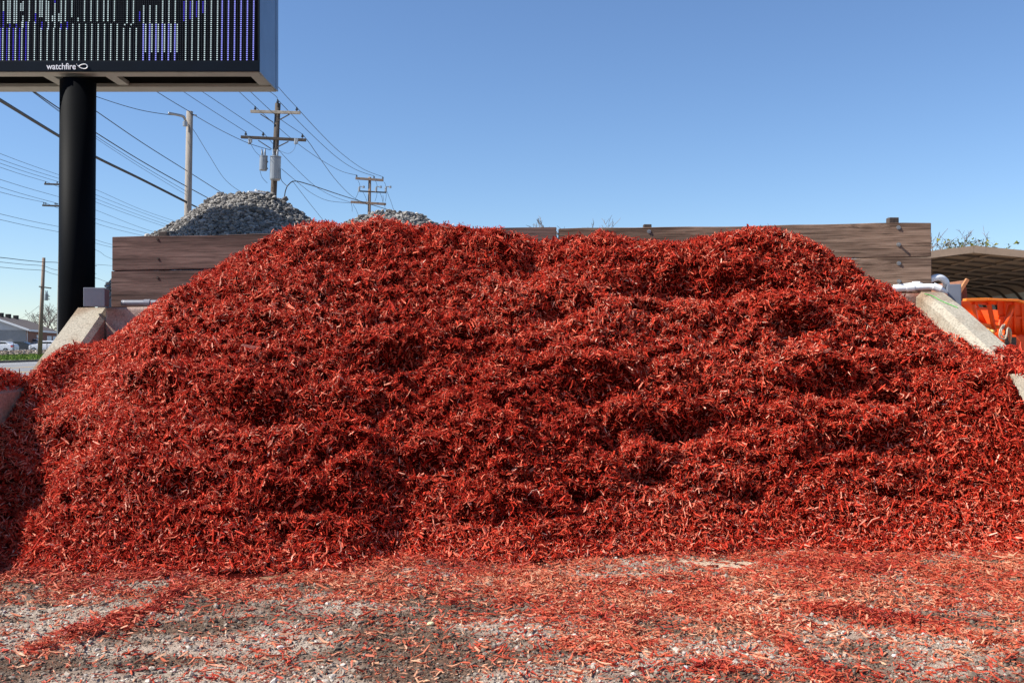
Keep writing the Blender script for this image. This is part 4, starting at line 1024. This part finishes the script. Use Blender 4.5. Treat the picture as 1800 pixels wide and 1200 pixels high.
car('white car at the very left edge with a red tail light', -3, 128, M['carwhite'], 4.5, 1.5, -1)
car('dark charcoal sedan parked broadside behind the fence', 42, 150, M['cardark'], 4.7, 1.45, 1)
car('white van parked behind the brown pole', 62, 165, M['carwhite'], 4.4, 1.9, 1, van=True)
car('white hatchback just right of the brown pole', 80, 142, M['carwhite'], 4.0, 1.5, -1)
car('white wagon nearest to the black sign pole', 97, 150, M['carwhite'], 4.2, 1.6, 1, van=True)
# flatbed trailer
b = P(24, 600, 163); b.z = 0
t = thing('flatbed_trailer', 'dark flatbed trailer standing against the grey building wall', 'trailer', b)
MB().box((b.x-2.0, b.y-1, .9), (b.x+2.0, b.y+1, 1.15)).box((b.x+1.6, b.y-1, 1.15), (b.x+2.0, b.y+1, 1.75)).build('deck', M['dark'], t)
for s in (-1.2, .2):
    MB().tube([(b.x+s, b.y-1.05, .45), (b.x+s, b.y-.8, .45)], .44, 16).build('wheel', M['tyre'], t)

# brick building
c0 = P(46, 600, 157); c0.z = 0
u = Vector((-.34, 1, 0)).normalized(); wv = Vector((-1, -.06, 0)).normalized()
bd = thing('brick_building', 'long low brick building with brown shingle roof and white gable', 'building', c0)
Lb, Wb, He, Hr = 46, 12.5, 3.3, 5.65
def bp_(a, b_, z): return c0 + wv*a + u*b_ + Vector((0, 0, z))
MB().quad(bp_(0, 0, 0), bp_(0, Lb, 0), bp_(0, Lb, He), bp_(0, 0, He)).quad(bp_(Wb, 0, 0), bp_(Wb, Lb, 0), bp_(Wb, Lb, He), bp_(Wb, 0, He)).quad(bp_(0, Lb, 0), bp_(Wb, Lb, 0), bp_(Wb, Lb, He), bp_(0, Lb, He)).build('brick_wall', M['brick'], bd)
MB().quad(bp_(0, 0, 0), bp_(Wb, 0, 0), bp_(Wb, 0, He), bp_(0, 0, He)).build('end_wall', M['block'], bd)
mb = MB(); mb.v += [tuple(bp_(0, -.05, He)), tuple(bp_(Wb, -.05, He)), tuple(bp_(Wb/2, -.05, Hr))]; mb.f.append((0, 1, 2)); mb.build('gable', M['siding'], bd)
mb = MB()
for a_, e_ in ((-.5, Wb/2), (Wb+.5, Wb/2)):
    z0 = He-.15
    mb.hexa([bp_(a_, -.6, z0), bp_(a_, Lb+.6, z0), bp_(e_, Lb+.6, Hr), bp_(e_, -.6, Hr), bp_(a_, -.6, z0+.18), bp_(a_, Lb+.6, z0+.18), bp_(e_, Lb+.6, Hr+.2), bp_(e_, -.6, Hr+.2)])
rf = mb.build('roof', M['shingle'], bd)
for b_ in (3, 11, 19, 28):
    MB().box((-.35, -.35, 0), (.35, .35, .75), Matrix.Translation(bp_(Wb/2-.6, b_, Hr-.1))).build('roof_vent', M['dark']).parent = rf
MB().bar(bp_(-.55, -.6, He-.05), bp_(-.55, Lb+.6, He-.05), .08, .32).bar(bp_(-.5, -.65, He), bp_(Wb/2, -.65, Hr+.05), .08, .3).build('fascia', M['trim_white'], bd)
for b_, w_ in ((27, 7), (36.5, 6.5)):
    MB().bar(bp_(-.04, b_, 1.25), bp_(-.04, b_+w_, 1.25), .06, 2.5).build('garage_door', M['trim_white'], bd)
MB().bar(bp_(-.05, 0.6, 1.65), bp_(-.05, .9, 1.65), .1, 3.2).build('downpipe', M['trim_white'], bd)
MB().bar(bp_(-.04, 12.5, 2.35), bp_(-.04, 14.2, 2.35), .06, .5).build('wall_plaque', M['trim_white'], bd)

# ------------------------------------------------------------------ trees
def tree(label, px, d, H, spread, seed, leaves=0, levels=5, name='bare_tree', twig=.012, grp='bare trees in the distance'):
    r = random.Random(seed); b = P(px, 600, d); b.z = 0
    t = thing(name, label, 'tree', b, grp)
    tr = MB(); br = MB(); tips = []
    def grow(p, dr, L, rad, lv):
        n = 4; pts = [p]; q = p.copy(); dd = dr.copy()
        for i in range(n):
            dd = (dd + Vector((r.gauss(0, .14), r.gauss(0, .14), r.gauss(.05, .08)))).normalized(); q = q + dd*(L/n); pts.append(q.copy())
        (tr if lv == 0 else br).tube(pts, [rad*(1-.45*i/n) for i in range(n+1)], 8 if lv < 2 else 3, lv < 2)
        if lv >= levels: tips.append(q); return
        for k in range(r.choice((2, 3, 3)) if lv else 5):
            f = r.uniform(.45, 1.0) if k else 1.0
            s = pts[min(n, int(f*n))]
            ax_ = Vector((r.gauss(0, 1), r.gauss(0, 1), r.gauss(.15, .5))).normalized()
            nd = (dd*.85 + ax_*spread).normalized()
            grow(s, nd, L*r.uniform(.58, .8), max(rad*.5, twig), lv+1)
    grow(b, Vector((0, 0, 1)), H*.34, H*.022, 0)
    k_ = H/max(q[2] for q in br.v)
    for m_ in (tr, br): m_.v = [tuple(b + (Vector(q)-b)*k_) for q in m_.v]
    tips[:] = [b + (q-b)*k_ for q in tips]
    tr.build('trunk', M['bark'], t); br.build('crown', M['bark'], t)
    if leaves:
        n = leaves; ti = np.array([q[:] for q in tips]); pk = ti[rng.integers(0, len(ti), n)]
        zc = np.percentile(ti[:, 2], 96)
        pk = pk + rng.normal(0, .35, (n, 3)); pk = pk[pk[:, 2] < zc]
        n = len(pk); V = pk[:, None, :] + rng.normal(0, .085, (n, 3, 3))
        o = np_mesh('leaves', V.reshape(-1, 3), np.arange(n*3).reshape(n, 3), [M['leaf']], {'tint': np.repeat(rng.random(n), 3)})
        o.parent = t; o.matrix_parent_inverse = Matrix.Translation(-t.location)
    return t
tree('bare twiggy tree whose top shows over the middle boards, left one', 962, 95, 13.3, .62, 3, twig=.022, levels=7)
tree('bare twiggy tree over the middle boards, the taller in between', 992, 92, 13.25, .62, 4, twig=.022, levels=7)
tree('bare twiggy tree over the middle boards, right one', 1028, 96, 13.4, .62, 9, twig=.022, levels=7)
tree('bare tree by the tall right post top', 1600, 95, 13.1, .7, 6, twig=.025)
tree('bare tree beside the end of the right boards', 1640, 100, 12.8, .7, 7, twig=.025)
tree('budding tree with olive young leaves over the carport roof', 1728, 60, 8.65, .70, 21, leaves=2000, levels=6, twig=.012, name='budding_tree', grp=None)
tree('bare tree behind the brick building next to the brown pole', 84, 205, 9.6, .8, 14, twig=.03)
tree('bare tree behind the brick building close to the sign pole', 98, 212, 9.4, .8, 15, twig=.03)
tree('bare tree behind the brick building roof, partly behind the brown pole', 66, 220, 8.6, .8, 16, twig=.03)

# ------------------------------------------------------------------ carport on the right
ap = P(1711, 434, 21); axd = Vector((.171, 1, 0)).normalized(); sd = Vector((axd.y, -axd.x, 0))
cp = thing('carport', 'brown metal carport with ribbed underside right of the bay', 'carport', (ap.x, ap.y, 0))
HW, RISE, LEG, RAD, LEN = 3.7, .55, ap.z-.55, .75, 14.5
def arch(k, inset=0.0):
    """right half profile from ridge to ground"""
    pts = [(0, ap.z-inset)]
    ez = ap.z-RISE
    pts.append(((HW-RAD)*.5, ap.z-inset-(RISE-.12)*.5*(HW-RAD)/HW*1.0)); 
    pts.append((HW-RAD, ap.z-inset-(RISE-.12)*(HW-RAD)/HW))
    zc = ap.z-(RISE-.12)*(HW-RAD)/HW
    for i in range(1, 7):
        th = i/6*math.pi/2
        pts.append((HW-RAD+(RAD-inset)*math.sin(th), zc-RAD+(RAD-inset)*math.cos(th)))
    pts.append((HW-inset, 0.0))
    return pts
def cpos(s, along, z): return Vector((ap.x, ap.y, 0)) + sd*s + axd*along + Vector((0, 0, z))
pr = arch(0); mbR = MB(); mbW = MB()
for sg in (1, -1):
    for i in range(len(pr)-1):
        (s0, z0), (s1, z1) = pr[i], pr[i+1]
        m_ = mbR if i < 5 else mbW
        if i == len(pr)-2 and sg < 0: continue       # street side left open
        nseg = 1
        m_.hexa([cpos(sg*s0, 0, z0-.03), cpos(sg*s1, 0, z1-.03), cpos(sg*s1, LEN, z1-.03), cpos(sg*s0, LEN, z0-.03), cpos(sg*s0, 0, z0), cpos(sg*s1, 0, z1), cpos(sg*s1, LEN, z1), cpos(sg*s0, LEN, z0)])
# horizontal seams of the wall sheets
mbR.build('roof', M['roof_metal'], cp); mbW.build('wall', M['panel_metal'], cp)
mb = MB()
for i in range(9): 
    z = .35+.3*i
    if z < LEG-.5: mb.bar(cpos(HW-.035, 0, z), cpos(HW-.035, LEN, z), .02, .03)
mb.build('wall_ridge', M['rib_metal'], cp)
for k in range(13):
    a_ = .03+k*(LEN-.06)/12; pin = arch(0, .05)
    path = [cpos(-s, a_, z) for s, z in reversed(pin)] + [cpos(s, a_, z) for s, z in pin[1:]]
    mb = MB()
    for p0, p1 in zip(path[:-1], path[1:]): mb.bar(p0, p1, .06, .06, up=axd)
    mb.build('frame', M['rib_metal'], cp)
mb = MB()
for s in (.5, 1.2, 1.9, 2.6):
    for sg in (1, -1):
        z = ap.z-.06-(RISE-.12)*s/HW; mb.bar(cpos(sg*s, 0, z), cpos(sg*s, LEN, z), .09, .03)
mb.build('purlin', M['roof_metal'], cp)
mb = MB()
for sg in (1, -1):
    mb.bar(cpos(0, -.02, ap.z-.05), cpos(sg*(HW-RAD), -.02, ap.z-.05-(RISE-.12)*(HW-RAD)/HW), .03, .15)
mb.build('gable_trim', M['roof_metal'], cp)
mb = MB(); mb.quad(cpos(-HW, LEN, 0), cpos(HW, LEN, 0), cpos(HW, LEN, LEG-.3), cpos(-HW, LEN, LEG-.3)); mb.quad(cpos(-HW, LEN+.05, 0), cpos(HW, LEN+.05, 0), cpos(HW, LEN+.05, LEG-.3), cpos(-HW, LEN+.05, LEG-.3)); mb.build('rear_panel', M['panel_metal'], cp)

# ------------------------------------------------------------------ orange loading machine
DM = 13.0
mo = thing('hopper_machine', 'orange machine with a wide flared hopper and clear hoses', 'machine', P(1790, 800, DM))
def q3(px, py, dd=0.0): return P(px, py, DM+dd)
def panel(mb, p, th=.03):
    p = [Vector(x) for x in p]; n = (p[1]-p[0]).cross(p[2]-p[0]).normalized()*th
    if n.y < 0: n = -n
    mb.hexa([p[0], p[1], p[2], p[3], p[0]+n, p[1]+n, p[2]+n, p[3]+n])
# lower body
mb = MB()
b0 = q3(1722, 583); b1 = q3(1800, 588.5); xb = 8.6
mb.hexa([(b0.x-.05, DM, .45), (xb, DM, .45), (xb, DM+1.5, .45), (b0.x-.05, DM+1.5, .45), (b0.x, DM, b0.z), (xb, DM, b1.z-.18), (xb, DM+1.5, b1.z-.18), (b0.x, DM+1.5, b0.z)])
mb.build('body', M['orange'], mo, bevel=.015)
# hopper
hz = q3(0, 526).z; h0 = q3(1696, 527); lowz = q3(0, 585).z
mb = MB()
panel(mb, [(h0.x+.25, DM-.22, hz), (h0.x+.68, DM-.22, hz), (q3(1760, 0).x, DM+.12, lowz+.02), (q3(1738, 0).x, DM+.12, lowz+.02)][:0] or [q3(1753, 528, -.2), (xb, DM-.2, hz-.18), (xb, DM+.15, lowz), q3(1757, 590, .15)])
panel(mb, [q3(1700, 528, -.24), q3(1753, 528.5, -.2), q3(1752, 536, -.10), q3(1708, 535, -.14)])
for px_ in (1767, 1783, 1797): mb.bar(q3(px_, 530, -.225), q3(px_+1.5, 584, .10), .022, .03)
mb.bar(q3(1755, 556, -.06), (xb, DM-.05, q3(0, 558).z-.1), .02, .02)
mb.hexa([(h0.x, DM-.25, hz-.02), (h0.x+.45, DM+.25, lowz), (h0.x+.45, DM+1.3, lowz), (h0.x, DM+1.7, hz-.02), (h0.x+.03, DM-.25, hz-.02), (h0.x+.48, DM+.25, lowz), (h0.x+.48, DM+1.3, lowz), (h0.x+.03, DM+1.7, hz-.02)])
panel(mb, [(h0.x, DM+1.7, hz), (xb, DM+1.7, hz-.18), (xb, DM+1.3, lowz), (h0.x+.45, DM+1.3, lowz)])
mb.build('hopper', M['orange'], mo, bevel=.006)
mb = MB(); mb.bar(q3(1695, 527, -.27), q3(1733, 526, -.27), .10, .035).bar(q3(1733, 526, -.27), q3(1787, 528, -.25), .10, .03).bar(q3(1787, 528, -.25), q3(1803, 533, -.24), .08, .03); mb.build('hopper_rim', M['orange_edge'], mo, bevel=.006)
mb = MB()
mb.bar(q3(1711, 533, -.22), q3(1718, 573, -.1), .045, .05).bar(q3(1738, 534, -.2), q3(1749, 584, -.1), .045, .05).bar(q3(1712, 542.5, -.18), q3(1739, 542.5, -.18), .03, .035).bar(q3(1716, 532.5, -.16), q3(1737, 534.5, -.16), .025, .03)
mb.bar(q3(1759, 552, .0), q3(1756, 575, -.02), .03, .03).bar(q3(1741, 562, 0), q3(1758, 565, 0), .03, .03)
mb.build('frame', M['orange'], mo, bevel=.006)
mb = MB(); mb.bar(q3(1718, 570, -.1), q3(1756, 575, -.1), .05, .05).bar(q3(1720, 576, -.14), q3(1745, 578.5, -.14), .04, .03).bar(q3(1722, 581, -.12), q3(1746, 584, -.12), .10, .07); mb.build('step_bar', M['orange_edge'], mo, bevel=.006)
for px in (1728, 1736.5, 1745):
    c = q3(px, 580.5+(px-1728)*.08, -.2); MB().tube([c+Vector((0, .05, 0)), c, c-Vector((0, .03, 0))], [.028, .028, .018], 10).build('marker_lamp', M['lamp_amber'], mo, smooth=True)
MB().tube([q3(1779, 537, -.22), q3(1765, 580, -.25)], .04, 10).tube([q3(1765, 580, -.25), q3(1762, 600, -.27)], .025, 10).build('ram', M['orange'], mo, smooth=True)
mb = MB(); mb.box((q3(1755, 0).x, DM-.12, q3(0, 585).z), (q3(1763, 0).x, DM-.02, q3(0, 578).z)); mb.build('bracket', M['orange_edge'], mo, bevel=.006)
for pts in ([(1763, 571, -.3), (1758, 580, -.34), (1757, 590, -.34), (1761, 595, -.34), (1767, 595, -.34), (1770, 588, -.34), (1771, 578, -.32), (1774, 577, -.3), (1777, 585, -.28), (1776, 602, -.1)], [(1766, 570, -.27), (1762, 578, -.3), (1760, 586, -.3), (1763, 591, -.3), (1768, 590, -.3), (1769, 580, -.28), (1772, 576, -.26), (1774.5, 583, -.24), (1774, 598, -.1)]):
    p = path3([(a_, b_, DM+c_) for a_, b_, c_ in pts], 5); MB().tube(p, .011, 8).build('hose', M['hose'], mo, smooth=True)
MB().tube([q3(1762, 592, -.16), q3(1762, 622, -.16)], .022, 8).build('guide_rod', M['orange_edge'], mo, smooth=True)
a_, b_ = q3(1765, 607), q3(1785, 592.5)
mb = MB().box((a_.x, DM-.015, a_.z), (b_.x, DM-.004, b_.z)); mb.build('vent_grille', mat('grille', (.05, .02, .01), .8, .3, 20), mo)
mb = MB()
for i in range(6):
    z = a_.z+(b_.z-a_.z)*(i+.5)/6; mb.box((a_.x, DM-.026, z-.008), (b_.x, DM-.016, z+.004))
mb.build('louvre', M['rib_metal'], mo)
for x_ in (6.6, 7.9):
    wh = MB().tube([(x_, DM+.05, .42), (x_, DM+.3, .42)], .42, 22).build('wheel', M['tyre'], mo, bevel=.03)
    MB().tube([(x_, DM+.04, .42), (x_, DM+.07, .42)], .22, 16).build('rim', M['galv']).parent = wh
MB().bar(q3(1690, 545, .4), q3(1723, 582, -.02), .09, .05).build('chute', M['orange_edge'], mo, bevel=.006)
# rusty drum between the wall end and the carport
t_ = P(1668, 505, 13.5)
d_ = thing('rusty_hopper', 'rusty brown metal bin behind the white conduit loop', 'bin', (t_.x, 13.5, 0))
MB().hexa([(t_.x-.15, 13.4, 0), (t_.x+.45, 13.4, 0), (t_.x+.45, 14.2, 0), (t_.x-.15, 14.2, 0), (t_.x-.02, 13.3, 2.05), (t_.x+.14, 13.3, 2.33), (t_.x+.14, 14.3, 2.33), (t_.x-.02, 14.3, 2.05)]).build('shell', mat('rust', (.22, .09, .045), .85, .35, 6), d_, bevel=.02)
MB().bar((t_.x-.03, 13.28, 2.04), (t_.x+.15, 13.28, 2.33), .05, .04).build('rim', mat('rust_edge', (.45, .2, .08), .7, .2, 6), d_)
